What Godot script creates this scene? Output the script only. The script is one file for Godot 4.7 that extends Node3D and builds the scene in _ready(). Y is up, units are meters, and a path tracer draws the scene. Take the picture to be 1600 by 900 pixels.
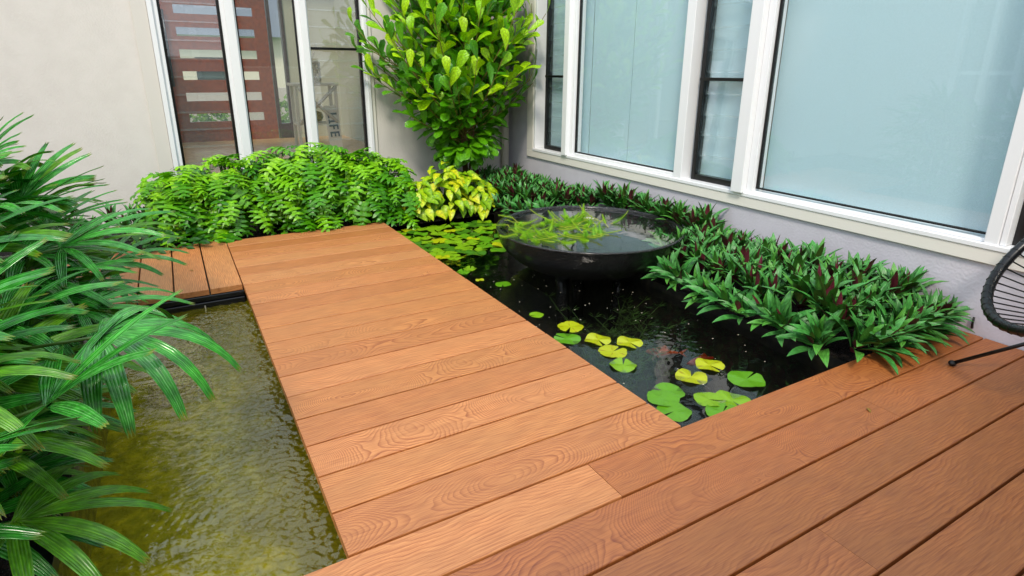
extends Node3D

var rng := RandomNumberGenerator.new()
var counts := {}
var M := {}
var wood_mats: Array = []

# ------------------------------------------------------------------ helpers: naming and committing
func numbered(parent: Node, called: String) -> String:
	var key := str(parent.get_instance_id()) + called
	var n: int = counts.get(key, 0)
	counts[key] = n + 1
	return called if n == 0 else "%s_%03d" % [called, n]

func put(parent: Node, o: Node3D, called: String) -> Node3D:
	o.name = numbered(parent, called)
	parent.add_child(o, true)
	return o

func tag(o: Node3D, label: String, category := "", group := "", kind := "") -> Node3D:
	o.set_meta("label", label)
	if category: o.set_meta("category", category)
	if group: o.set_meta("group", group)
	if kind: o.set_meta("kind", kind)
	return o

func thing(called: String, label: String, category: String, at := Vector3.ZERO, group := "") -> Node3D:
	var o := Node3D.new()
	put(self, o, called)
	o.position = at
	return tag(o, label, category, group)

func structure(called: String, label: String, mesh: Mesh, m: Material) -> MeshInstance3D:
	var o := mi(called, mesh, m, self)
	tag(o, label, "", "", "structure")
	return o

func mi(called: String, mesh: Mesh, m: Material, parent: Node, xf := Transform3D.IDENTITY) -> MeshInstance3D:
	var o := MeshInstance3D.new()
	o.mesh = mesh
	if m: o.material_override = m
	o.transform = xf
	put(parent, o, called)
	return o

func st0(smooth := true) -> SurfaceTool:
	var st := SurfaceTool.new()
	st.begin(Mesh.PRIMITIVE_TRIANGLES)
	st.set_smooth_group(0 if smooth else -1)
	return st

func done(st: SurfaceTool) -> ArrayMesh:
	st.generate_normals()
	st.index()
	return st.commit()

func tri(st: SurfaceTool, a: Vector3, b: Vector3, c: Vector3, ua := Vector2.ZERO, ub := Vector2.ZERO, uc := Vector2.ZERO) -> void:
	# a b c run anticlockwise seen from the front
	st.set_uv(ua); st.add_vertex(a)
	st.set_uv(uc); st.add_vertex(c)
	st.set_uv(ub); st.add_vertex(b)

func quad(st: SurfaceTool, a: Vector3, b: Vector3, c: Vector3, d: Vector3, ua := Vector2.ZERO, ub := Vector2(1, 0), uc := Vector2(1, 1), ud := Vector2(0, 1)) -> void:
	tri(st, a, b, c, ua, ub, uc)
	tri(st, a, c, d, ua, uc, ud)

func box(st: SurfaceTool, lo: Vector3, hi: Vector3, ch := 0.0) -> void:
	# a box with chamfered edges along its upright and level edges
	if ch <= 0.0:
		var v := func(x, y, z): return Vector3(hi.x if x else lo.x, hi.y if y else lo.y, hi.z if z else lo.z)
		quad(st, v.call(0, 1, 1), v.call(1, 1, 1), v.call(1, 1, 0), v.call(0, 1, 0))
		quad(st, v.call(0, 0, 0), v.call(1, 0, 0), v.call(1, 0, 1), v.call(0, 0, 1))
		quad(st, v.call(0, 0, 1), v.call(1, 0, 1), v.call(1, 1, 1), v.call(0, 1, 1))
		quad(st, v.call(1, 0, 0), v.call(0, 0, 0), v.call(0, 1, 0), v.call(1, 1, 0))
		quad(st, v.call(1, 0, 1), v.call(1, 0, 0), v.call(1, 1, 0), v.call(1, 1, 1))
		quad(st, v.call(0, 0, 0), v.call(0, 0, 1), v.call(0, 1, 1), v.call(0, 1, 0))
		return
	var l := lo + Vector3.ONE * ch
	var h := hi - Vector3.ONE * ch
	var ax := [Vector3.RIGHT, Vector3.UP, Vector3.BACK]
	for a in 3:
		for s: float in [-1.0, 1.0]:
			var b := (a + 1) % 3
			var c := (a + 2) % 3
			var p: Vector3 = ax[a] * (hi[a] if s > 0 else lo[a])
			var q := [p + ax[b] * l[b] + ax[c] * l[c], p + ax[b] * h[b] + ax[c] * l[c], p + ax[b] * h[b] + ax[c] * h[c], p + ax[b] * l[b] + ax[c] * h[c]]
			if s > 0: quad(st, q[0], q[1], q[2], q[3])
			else: quad(st, q[3], q[2], q[1], q[0])
	for a in 3:
		var b := (a + 1) % 3
		var c := (a + 2) % 3
		for sb in [-1.0, 1.0]:
			for sc in [-1.0, 1.0]:
				var pb: float = hi[b] if sb > 0 else lo[b]
				var ib: float = h[b] if sb > 0 else l[b]
				var pc: float = hi[c] if sc > 0 else lo[c]
				var ic: float = h[c] if sc > 0 else l[c]
				var e0: Vector3 = ax[b] * pb + ax[c] * ic
				var e1: Vector3 = ax[b] * ib + ax[c] * pc
				var q0: Vector3 = ax[a] * l[a] + e0
				var q1: Vector3 = ax[a] * h[a] + e0
				var q2: Vector3 = ax[a] * h[a] + e1
				var q3: Vector3 = ax[a] * l[a] + e1
				if sb * sc > 0: quad(st, q3, q2, q1, q0)
				else: quad(st, q0, q1, q2, q3)
	for sx in [0, 1]:
		for sy in [0, 1]:
			for sz in [0, 1]:
				var o := Vector3(hi.x if sx else lo.x, hi.y if sy else lo.y, hi.z if sz else lo.z)
				var n := Vector3(h.x if sx else l.x, h.y if sy else l.y, h.z if sz else l.z)
				var a := Vector3(o.x, n.y, n.z)
				var b := Vector3(n.x, o.y, n.z)
				var c := Vector3(n.x, n.y, o.z)
				if (sx + sy + sz) % 2 == 1: tri(st, a, b, c)
				else: tri(st, c, b, a)

func boxmesh(lo: Vector3, hi: Vector3, ch := 0.0) -> ArrayMesh:
	var st := st0(false)
	box(st, lo, hi, ch)
	return done(st)

func boxes(list: Array, ch := 0.0) -> ArrayMesh:
	var st := st0(false)
	for b in list: box(st, b[0], b[1], ch)
	return done(st)

func tube(st: SurfaceTool, path: Array, radii: Array, sides := 8, closed := false) -> void:
	var n := path.size()
	var rings := []
	var prev := Vector3.ZERO
	for i in n:
		var a: Vector3 = path[(i - 1 + n) % n] if closed or i > 0 else path[0]
		var b: Vector3 = path[(i + 1) % n] if closed or i < n - 1 else path[n - 1]
		var t := (b - a).normalized()
		var u := prev
		if i == 0: u = t.cross(Vector3.UP) if absf(t.y) < 0.9 else t.cross(Vector3.RIGHT)
		u = (u - t * u.dot(t)).normalized()
		prev = u
		var w := t.cross(u)
		var ring := []
		for k in sides:
			var an := TAU * k / sides
			ring.append(path[i] + (u * cos(an) + w * sin(an)) * float(radii[i]))
		rings.append(ring)
	var m := n if closed else n - 1
	for i in m:
		var r0: Array = rings[i]
		var r1: Array = rings[(i + 1) % n]
		for k in sides:
			var k2 := (k + 1) % sides
			quad(st, r0[k], r0[k2], r1[k2], r1[k], Vector2(float(k) / sides, float(i) / m), Vector2(float(k + 1) / sides, float(i) / m), Vector2(float(k + 1) / sides, float(i + 1) / m), Vector2(float(k) / sides, float(i + 1) / m))
	if not closed:
		for k in sides:
			var k2 := (k + 1) % sides
			tri(st, path[0], rings[0][k2], rings[0][k])
			tri(st, path[n - 1], rings[n - 1][k], rings[n - 1][k2])

func tubemesh(path: Array, radii: Array, sides := 8, closed := false) -> ArrayMesh:
	var st := st0()
	tube(st, path, radii, sides, closed)
	return done(st)

func lathe(prof: Array, segs := 64, wobble := 0.0) -> ArrayMesh:
	var st := st0()
	for i in prof.size() - 1:
		for k in segs:
			var a0 := TAU * k / segs
			var a1 := TAU * (k + 1) / segs
			var p0: Vector2 = prof[i]
			var p1: Vector2 = prof[i + 1]
			var f := func(p: Vector2, a: float): return Vector3(p.x * cos(a) * (1 + wobble * sin(a * 3)), p.y, p.x * sin(a) * (1 + wobble * sin(a * 2 + 1)))
			quad(st, f.call(p0, a1), f.call(p0, a0), f.call(p1, a0), f.call(p1, a1))
	return done(st)

func ball(st: SurfaceTool, c: Vector3, r: Vector3, nu := 10, nv := 7) -> void:
	for i in nv:
		for k in nu:
			var f := func(ii: int, kk: int):
				var th := PI * ii / nv
				var ph := TAU * kk / nu
				return c + Vector3(sin(th) * cos(ph), cos(th), sin(th) * sin(ph)) * r
			quad(st, f.call(i, k + 1), f.call(i, k), f.call(i + 1, k), f.call(i + 1, k + 1))

func aim(at: Vector3, dir: Vector3, up: Vector3, s := 1.0) -> Transform3D:
	var x := dir.normalized()
	var z := x.cross(up).normalized()
	var y := z.cross(x)
	return Transform3D(Basis(x * s, y * s, z * s), at)

func rf(a: float, b: float) -> float:
	return rng.randf_range(a, b)

# ------------------------------------------------------------------ materials
func mat(c: Color, rough := 0.6, metal := 0.0) -> StandardMaterial3D:
	var m := StandardMaterial3D.new()
	m.albedo_color = c
	m.roughness = rough
	m.metallic = metal
	return m

func noise(freq: float, seed_ := 1, oct := 4, type := FastNoiseLite.TYPE_SIMPLEX_SMOOTH) -> FastNoiseLite:
	var n := FastNoiseLite.new()
	n.noise_type = type
	n.frequency = freq
	n.seed = seed_
	n.fractal_octaves = oct
	return n

func noise_tex(freq: float, c0: Color, c1: Color, seed_ := 1, oct := 4, size := 512, lo := 0.25, hi := 0.75) -> NoiseTexture2D:
	var t := NoiseTexture2D.new()
	t.width = size
	t.height = size
	t.seamless = true
	t.noise = noise(freq, seed_, oct)
	var g := Gradient.new()
	g.offsets = PackedFloat32Array([lo, hi])
	g.colors = PackedColorArray([c0, c1])
	t.color_ramp = g
	return t

func tri_mat(c0: Color, c1: Color, freq: float, scale: float, rough: float, bump := 0.0, bfreq := 0.1, seed_ := 1, bscale := 0.0) -> StandardMaterial3D:
	var m := mat(Color.WHITE, rough)
	m.albedo_texture = noise_tex(freq, c0, c1, seed_)
	m.uv1_triplanar = true
	m.uv1_world_triplanar = true
	m.uv1_scale = Vector3.ONE * scale
	if bump > 0.0:
		m.heightmap_enabled = true
		m.heightmap_texture = noise_tex(bfreq, Color.BLACK, Color.WHITE, seed_ + 7, 4)
		m.heightmap_scale = bump
	return m

func leaf_tex(w: int, h: int, base: Color, vein: Color, lat: int, slope: float, strength: float, kind := "net") -> Array:
	# [albedo, height]: u runs across the blade, v from stalk to tip
	var a := Image.create(w, h, false, Image.FORMAT_RGB8)
	var b := Image.create(w, h, false, Image.FORMAT_RGB8)
	var nz := noise(0.03, lat + 3, 3)
	var nf := noise(0.15, lat + 11, 2)
	for y in h:
		var v := float(y) / h
		for x in w:
			var u := float(x) / (w - 1)
			var s := absf(u - 0.5) * 2.0
			var k := 0.0
			var hh := 0.5
			if kind == "ribs":
				var r := 0.5 + 0.5 * cos(u * TAU * lat)
				k = strength * pow(r, 2.0) * 0.8
				hh = r
				if s < 0.07: k += strength * 0.5
			else:
				var ph := v * lat - s * slope
				var d := absf(ph - roundf(ph)) * 2.0
				var l := maxf(0.0, 1.0 - d * 5.0) * (1.0 - s * 0.6)
				var mid := clampf(1.0 - s / (0.10 * (1.15 - v)), 0.0, 1.0)
				k = strength * maxf(l * 0.55, mid)
				hh = 0.5 + 0.5 * sin((ph + 0.25) * TAU) * (1.0 - mid) - mid * 0.3
				if kind == "pale":
					k = maxf(k, strength * clampf(1.3 - s * 1.3 - nf.get_noise_2d(x, y) * 0.9, 0.0, 1.0))
			var n := 1.0 + nz.get_noise_2d(x * 1.5, y) * 0.25
			var c := base.lerp(vein, clampf(k, 0.0, 1.0)) * n
			if kind == "ribs" and w == 64 and v > 0.95:
				c = c.lerp(Color(0.62, 0.50, 0.14), clampf((v - 0.95) * 14.0 + nf.get_noise_2d(x * 2, 0.0) * 0.5, 0.0, 0.9))
			a.set_pixel(x, y, Color(c.r, c.g, c.b))
			b.set_pixel(x, y, Color(hh, hh, hh))
	return [ImageTexture.create_from_image(a), ImageTexture.create_from_image(b)]

func leaf_mats(key: String, tex: Array, tints: Array, rough: float, back: Color, bump: float) -> void:
	var list := []
	for t in tints:
		var m := mat(t, rough)
		m.albedo_texture = tex[0]
		m.heightmap_enabled = bump > 0
		if bump > 0:
			m.heightmap_texture = tex[1]
			m.heightmap_scale = bump
		m.backlight_enabled = back != Color.BLACK
		m.backlight = back
		m.cull_mode = BaseMaterial3D.CULL_DISABLED
		list.append(m)
	M[key] = list

func pick(key: String) -> Material:
	var l: Array = M[key]
	return l[rng.randi() % l.size()]

func wood_textures() -> Array:
	var W := 2048
	var H := 768
	var a := PackedByteArray()
	a.resize(W * H * 3)
	var b := PackedByteArray()
	b.resize(W * H)
	var n1 := noise(1.0, 5, 2)
	var n2 := noise(1.0, 9, 2)
	var n3 := noise(1.0, 13, 1)
	var n4 := noise(1.0, 17, 3)
	# per strip: [height of the pith line, how much the cut wanders, rings, contrast]
	var cut := [[0.50, 0.55, 34.0, 0.62], [1.15, 0.30, 20.0, 0.50], [0.42, 0.80, 38.0, 0.72], [1.4, 0.22, 20.0, 0.45], [0.62, 0.42, 32.0, 0.55], [-0.35, 0.30, 22.0, 0.5]]
	var i := 0
	for y in H:
		var k := y / 128
		var v := float(y % 128) / 128.0
		var cs: Array = cut[k]
		var pith: float = cs[0]
		var wander: float = cs[1]
		var rings: float = cs[2]
		var con: float = cs[3]
		var off := k * 37.0
		for x in W:
			var fx := float(x)
			var dep := 0.55 + wander * 1.5 * n1.get_noise_2d(fx * 0.0016 + off, off)
			var yc := v - pith + wander * 0.35 * n2.get_noise_2d(fx * 0.0042 + off, off + 50.0)
			var wob := n2.get_noise_2d(fx * 0.012 + off, v * 3.0)
			var r := sqrt(yc * yc + dep * dep) * rings + wob * 0.55
			var fr := r - floorf(r)
			var line := fr * fr * fr * smoothstep(1.0, 0.90, fr) * 1.25
			var fine := n3.get_noise_2d(fx * 0.011, y * 0.72)
			var blot := n4.get_noise_2d(fx * 0.004 + off, v * 1.4 + off)
			var mott := n4.get_noise_2d(fx * 0.010 + off, v * 9.0 + off)
			var dk := line * con * clampf(0.75 + blot * 0.8, 0.2, 1.1) * 0.85 + clampf(fine + 0.15, 0.0, 1.0) * 0.36 + mott * 0.12
			var tone := 1.0 + blot * 0.07
			a[i * 3] = clampi(int((210.0 - dk * 82.0) * tone), 0, 255)
			a[i * 3 + 1] = clampi(int((144.0 - dk * 82.0) * tone), 0, 255)
			a[i * 3 + 2] = clampi(int((86.0 - dk * 62.0) * tone), 0, 255)
			b[i] = clampi(int(200.0 - line * con * 90.0 - maxf(0.0, fine) * 90.0), 0, 255)
			i += 1
	return [ImageTexture.create_from_image(Image.create_from_data(W, H, false, Image.FORMAT_RGB8, a)), ImageTexture.create_from_image(Image.create_from_data(W, H, false, Image.FORMAT_L8, b))]

func make_materials() -> void:
	var wt := wood_textures()
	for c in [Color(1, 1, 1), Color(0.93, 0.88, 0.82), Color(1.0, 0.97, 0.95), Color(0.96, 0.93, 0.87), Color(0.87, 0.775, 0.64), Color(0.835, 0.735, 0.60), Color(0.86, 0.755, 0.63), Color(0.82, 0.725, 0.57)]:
		var m := mat(c, 0.5)
		m.albedo_texture = wt[0]
		m.heightmap_enabled = true
		m.heightmap_texture = wt[1]
		m.heightmap_scale = 0.05
		m.metallic_specular = 0.62
		wood_mats.append(m)
	M.wall = tri_mat(Color(0.872, 0.850, 0.825), Color(0.888, 0.866, 0.842), 0.02, 0.5, 0.85, 0.06, 0.22, 3)
	M.wall_shade_tint = tri_mat(Color(0.80, 0.787, 0.825), Color(0.82, 0.807, 0.845), 0.02, 0.5, 0.85, 0.09, 0.22, 5)  # side wing render, bluish skylight shade mixed into its colour
	M.trim = mat(Color(0.93, 0.915, 0.88), 0.5)
	M.band = mat(Color(0.865, 0.845, 0.815), 0.6)
	M.white_frame = mat(Color(0.95, 0.955, 0.965), 0.32)
	M.black_frame = mat(Color(0.035, 0.036, 0.045), 0.35)
	M.black = mat(Color(0.02, 0.02, 0.022), 0.5)
	M.seal = mat(Color(0.03, 0.03, 0.03), 0.8)
	M.steel = mat(Color(0.06, 0.062, 0.075), 0.28)
	var g := mat(Color(0.72, 0.84, 0.85, 0.05), 0.02)
	g.transparency = BaseMaterial3D.TRANSPARENCY_ALPHA
	M.glass = g
	M.glass_edge = mat(Color(0.42, 0.55, 0.55), 0.4)
	M.blind = tri_mat(Color(0.755, 0.885, 0.92), Color(0.785, 0.905, 0.94), 0.05, 3.0, 0.9, 0.02, 0.3, 9)
	M.soil = tri_mat(Color(0.05, 0.035, 0.022), Color(0.17, 0.11, 0.07), 0.08, 2.0, 0.95, 2.0, 0.06, 21)
	M.grass = tri_mat(Color(0.28, 0.42, 0.10), Color(0.42, 0.55, 0.16), 0.05, 0.4, 0.95, 1.0, 0.1, 25)
	M.pond_black = tri_mat(Color(0.035, 0.035, 0.02), Color(0.13, 0.12, 0.06), 0.03, 1.0, 0.6, 0.0, 0.1, 31)
	M.algae = tri_mat(Color(0.50, 0.49, 0.0), Color(0.76, 0.71, 0.04), 0.02, 1.0, 0.95, 1.0, 0.03, 33)
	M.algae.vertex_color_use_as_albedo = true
	M.algae_dark = tri_mat(Color(0.36, 0.35, 0.02), Color(0.52, 0.49, 0.05), 0.03, 1.0, 0.9, 0.5, 0.05, 34)
	M.slab = tri_mat(Color(0.50, 0.42, 0.12), Color(0.96, 0.90, 0.50), 0.05, 2.0, 0.9, 2.0, 0.05, 37)
	var wl := mat(Color(0.62, 0.575, 0.02, 0.28), 0.02)
	wl.clearcoat_enabled = true
	wl.clearcoat = 1.0
	wl.clearcoat_roughness = 0.02
	wl.transparency = BaseMaterial3D.TRANSPARENCY_ALPHA
	M.water_green = wl
	var wd := mat(Color(0.05, 0.055, 0.035, 0.20), 0.02)
	wd.clearcoat_enabled = true
	wd.clearcoat = 1.0
	wd.clearcoat_roughness = 0.02
	wd.transparency = BaseMaterial3D.TRANSPARENCY_ALPHA
	M.water_dark = wd
	M.bowl = tri_mat(Color(0.025, 0.024, 0.027), Color(0.06, 0.058, 0.064), 0.06, 3.0, 0.22, 0.5, 0.05, 41)
	M.bowl.clearcoat_enabled = true
	M.bowl.clearcoat = 0.5
	M.bowl.clearcoat_roughness = 0.12
	M.pipe = mat(Color(0.80, 0.76, 0.71), 0.45)
	M.cord = mat(Color(0.015, 0.015, 0.02), 0.4)
	M.tube = mat(Color(0.02, 0.022, 0.035), 0.3)
	M.bark = tri_mat(Color(0.36, 0.25, 0.13), Color(0.55, 0.42, 0.25), 0.05, 6.0, 0.9, 0.6, 0.1, 43)
	M.twig = mat(Color(0.45, 0.42, 0.16), 0.7)
	M.cane = tri_mat(Color(0.10, 0.07, 0.04), Color(0.25, 0.20, 0.10), 0.08, 8.0, 0.9, 1.0, 0.1, 47)
	M.petiole = mat(Color(0.28, 0.42, 0.12), 0.5)
	M.door = tri_mat(Color(0.46, 0.19, 0.07), Color(0.54, 0.24, 0.10), 0.02, 1.5, 0.4, 0.0, 0.1, 51)
	M.door_dark = mat(Color(0.24, 0.11, 0.09), 0.4)
	M.tile = tri_mat(Color(0.66, 0.53, 0.36), Color(0.75, 0.62, 0.44), 0.02, 1.0, 0.35, 0.0, 0.1, 53)
	M.room = mat(Color(0.66, 0.66, 0.58), 0.9)
	M.whitewash = mat(Color(0.82, 0.78, 0.70), 0.7)
	M.roof = mat(Color(0.30, 0.32, 0.36), 0.5)
	M.soffit = mat(Color(0.62, 0.62, 0.62), 0.8)
	M.hedge_green = mat(Color(0.16, 0.27, 0.10), 0.8)
	M.fence = mat(Color(0.72, 0.68, 0.64), 0.8)
	M.litter = mat(Color(0.55, 0.42, 0.14), 0.8)
	M.letter = mat(Color(0.10, 0.12, 0.12), 0.7)
	M.koi = mat(Color(0.62, 0.26, 0.05), 0.35)
	M.koi_red = mat(Color(0.50, 0.10, 0.05), 0.35)
	M.weed = mat(Color(0.20, 0.32, 0.08), 0.6)
	M.feather = mat(Color(0.54, 0.76, 0.08), 0.5)
	M.feather.backlight_enabled = true
	M.feather.backlight = Color(0.5, 0.6, 0.2)
	M.feather2 = mat(Color(0.42, 0.68, 0.08), 0.5)
	M.feather2.backlight_enabled = true
	M.feather2.backlight = Color(0.4, 0.5, 0.2)
	M.feather_stem = mat(Color(0.70, 0.72, 0.22), 0.5)
	# leaves
	leaf_mats("palm", leaf_tex(64, 256, Color(0.18, 0.52, 0.14), Color(0.50, 0.74, 0.46), 6, 0, 0.6, "ribs"), [Color(1, 1, 1), Color(0.86, 0.95, 0.8), Color(1.0, 1.08, 0.9), Color(0.75, 0.88, 0.7)], 0.2, Color(0.2, 0.3, 0.08), 0.12)
	leaf_mats("palm_light", leaf_tex(64, 256, Color(0.32, 0.56, 0.08), Color(0.55, 0.74, 0.25), 6, 0, 0.5, "ribs"), [Color(1, 1, 1), Color(0.9, 0.95, 0.8)], 0.3, Color(0.45, 0.55, 0.1), 0.12)
	leaf_mats("xanadu", leaf_tex(64, 128, Color(0.37, 0.64, 0.06), Color(0.56, 0.78, 0.22), 7, 0.8, 0.4), [Color(1, 1, 1), Color(0.8, 0.9, 0.75), Color(1.2, 1.12, 0.8), Color(0.66, 0.8, 0.7)], 0.38, Color(0.4, 0.55, 0.1), 0.06)
	leaf_mats("xanadu_new", leaf_tex(64, 128, Color(0.56, 0.80, 0.10), Color(0.72, 0.88, 0.3), 7, 0.8, 0.4), [Color(1, 1, 1), Color(0.9, 0.95, 0.8)], 0.38, Color(0.5, 0.62, 0.1), 0.06)
	leaf_mats("tree", leaf_tex(96, 192, Color(0.35, 0.62, 0.06), Color(0.56, 0.74, 0.22), 9, 1.6, 0.5), [Color(1, 1, 1), Color(0.82, 0.9, 0.8), Color(0.68, 0.82, 0.75)], 0.3, Color(0.42, 0.52, 0.08), 0.12)
	leaf_mats("tree_new", leaf_tex(96, 192, Color(0.64, 0.84, 0.06), Color(0.78, 0.90, 0.28), 9, 1.6, 0.5), [Color(1, 1, 1), Color(0.88, 0.94, 0.8), Color(1.06, 1.02, 1.0)], 0.34, Color(0.55, 0.62, 0.08), 0.12)
	leaf_mats("yellow", leaf_tex(96, 128, Color(0.62, 0.76, 0.05), Color(0.92, 0.92, 0.22), 6, 1.0, 0.65, "pale"), [Color(1, 1, 1), Color(0.85, 0.94, 0.6), Color(1.05, 0.98, 0.8), Color(0.7, 0.85, 0.5)], 0.42, Color(0.5, 0.55, 0.1), 0.05)
	leaf_mats("rhoeo", leaf_tex(48, 192, Color(0.27, 0.53, 0.24), Color(0.43, 0.65, 0.40), 5, 0, 0.35, "ribs"), [Color(1, 1, 1), Color(0.85, 0.92, 0.85), Color(1.1, 1.08, 0.85), Color(0.95, 1.05, 0.95)], 0.36, Color.BLACK, 0.05)
	leaf_mats("rhoeo_under", leaf_tex(48, 64, Color(0.36, 0.10, 0.17), Color(0.48, 0.18, 0.24), 5, 0, 0.4, "ribs"), [Color(1, 1, 1), Color(0.9, 0.9, 0.9), Color(0.65, 3.2, 0.8), Color(0.65, 3.0, 0.8), Color(0.7, 2.4, 0.7)], 0.45, Color.BLACK, 0.0)
	leaf_mats("creeper", leaf_tex(64, 96, Color(0.14, 0.34, 0.08), Color(0.26, 0.48, 0.16), 6, 1.2, 0.5), [Color(1, 1, 1), Color(0.8, 0.9, 0.8)], 0.35, Color(0.25, 0.35, 0.1), 0.05)
	for e in [["pad_green", Color(0.36, 0.60, 0.07)], ["pad_yellow", Color(0.68, 0.72, 0.05)], ["pad_mid", Color(0.48, 0.66, 0.08)], ["pad_dark", Color(0.25, 0.46, 0.08)]]:
		var m := mat(e[1], 0.32)
		m.vertex_color_use_as_albedo = true
		m.backlight_enabled = true
		m.backlight = Color(0.2, 0.25, 0.05)
		M[e[0]] = m

# ------------------------------------------------------------------ leaf shapes, unit length along +x, upper face +y
func blade(prof: Callable, width: float, rows: int, cols: int, fold: float, droop: float, wave := 0.0, zig := 0.0, under := false) -> ArrayMesh:
	var g := []
	var c := Vector3.ZERO
	for i in rows + 1:
		var t := float(i) / rows
		var an := -droop * pow(t, 1.4) + droop * 0.35
		var d := Vector3(cos(an), sin(an), 0)
		var up := Vector3(-sin(an), cos(an), 0)
		if i > 0: c += d / rows
		var w: float = prof.call(t) * width * 0.5
		var row := []
		for j in cols + 1:
			var s := -1.0 + 2.0 * j / cols
			row.append(c + Vector3(0, 0, w * s) + up * (fold * absf(s) * w + wave * sin(t * 9.0 + s * 2.0) * w * absf(s) + (zig * width if j % 2 == 1 else 0.0)))
		g.append(row)
	var st := st0()
	for i in rows:
		for j in cols:
			var u0 := float(j) / cols
			var u1 := float(j + 1) / cols
			var v0 := float(i) / rows
			var v1 := float(i + 1) / rows
			quad(st, g[i][j], g[i][j + 1], g[i + 1][j + 1], g[i + 1][j], Vector2(u0, v0), Vector2(u1, v0), Vector2(u1, v1), Vector2(u0, v1))
	st.generate_normals()
	st.index()
	var m := st.commit()
	if under:
		var s2 := st0()
		for i in rows:
			for j in cols:
				var o := Vector3(0, -0.008, 0)
				var u0 := float(j) / cols
				var u1 := float(j + 1) / cols
				quad(s2, g[i + 1][j] + o, g[i + 1][j + 1] + o, g[i][j + 1] + o, g[i][j] + o, Vector2(u0, 0.5), Vector2(u1, 0.5), Vector2(u1, 0), Vector2(u0, 0))
		s2.generate_normals()
		s2.index()
		s2.commit(m)
	return m

func xanadu_leaf(seed_: int, droop: float) -> ArrayMesh:
	var r := RandomNumberGenerator.new()
	r.seed = seed_
	var st := st0()
	var rib := func(t: float): return Vector3(t - 0.05 * droop * t * t, -droop * 0.5 * t * t, 0)
	var n := 4
	for i in 8: # central blade
		var t0 := i / 8.0
		var t1 := (i + 1) / 8.0
		var w0 := 0.19 * (1.0 - t0 * 0.6) * minf(1.0, t0 * 6 + 0.3)
		var w1 := 0.19 * (1.0 - t1 * 0.6) * minf(1.0, t1 * 6 + 0.3)
		var a: Vector3 = rib.call(t0)
		var b: Vector3 = rib.call(t1)
		for s: float in [-1.0, 1.0]:
			var ao := a + Vector3(0, 0.02, s * w0)
			var bo := b + Vector3(0, 0.02, s * w1)
			if s > 0: quad(st, a, ao, bo, b, Vector2(0.5, t0), Vector2(0.6, t0), Vector2(0.6, t1), Vector2(0.5, t1))
			else: quad(st, ao, a, b, bo, Vector2(0.4, t0), Vector2(0.5, t0), Vector2(0.5, t1), Vector2(0.4, t1))
	for s: float in [-1.0, 1.0]:
		for i in n + 1:
			var t := 0.04 + 0.86 * i / n
			var an := deg_to_rad(lerpf(112.0, 38.0, t) + r.randf_range(-6, 6))
			var L := 0.45 * pow(sin(PI * (0.22 + t * 0.66)), 0.8) + r.randf_range(-0.03, 0.03)
			if i == n: L = 0.24
			var base: Vector3 = rib.call(t)
			var dir := Vector3(cos(an), 0, sin(an) * s)
			var side := Vector3(-sin(an), 0, cos(an) * s)
			var ws := [0.085, 0.080, 0.088, 0.070, 0.02]
			var prev := []
			for k in 5:
				var q := k / 4.0
				var c := base + dir * (L * q) + side * (0.07 * q * q * -s * s) * -1.0 + Vector3(0, 0.02 + 0.10 * q - 0.22 * q * q * (0.6 + droop * 0.4), 0)
				var wv: Vector3 = side * float(ws[k]) * (1.0 if i < n else 0.8)
				var cur := [c - wv, c + wv]
				if k > 0:
					var uu := 0.5 + s * 0.45 * q
					var u0 := 0.5 + s * 0.45 * (q - 0.25)
					if s > 0: quad(st, prev[1], prev[0], cur[0], cur[1], Vector2(u0, t + .05), Vector2(u0, t - .05), Vector2(uu, t - .05), Vector2(uu, t + .05))
					else: quad(st, prev[0], prev[1], cur[1], cur[0], Vector2(u0, t - .05), Vector2(u0, t + .05), Vector2(uu, t + .05), Vector2(uu, t - .05))
				prev = cur
	var tip: Vector3 = rib.call(1.14)
	var e: Vector3 = rib.call(0.93)
	tri(st, e + Vector3(-.05, .02, -0.045), tip, e + Vector3(-.05, .02, 0.045), Vector2(0.4, 0.93), Vector2(0.6, 0.93), Vector2(0.5, 1))
	return done(st)

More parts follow.
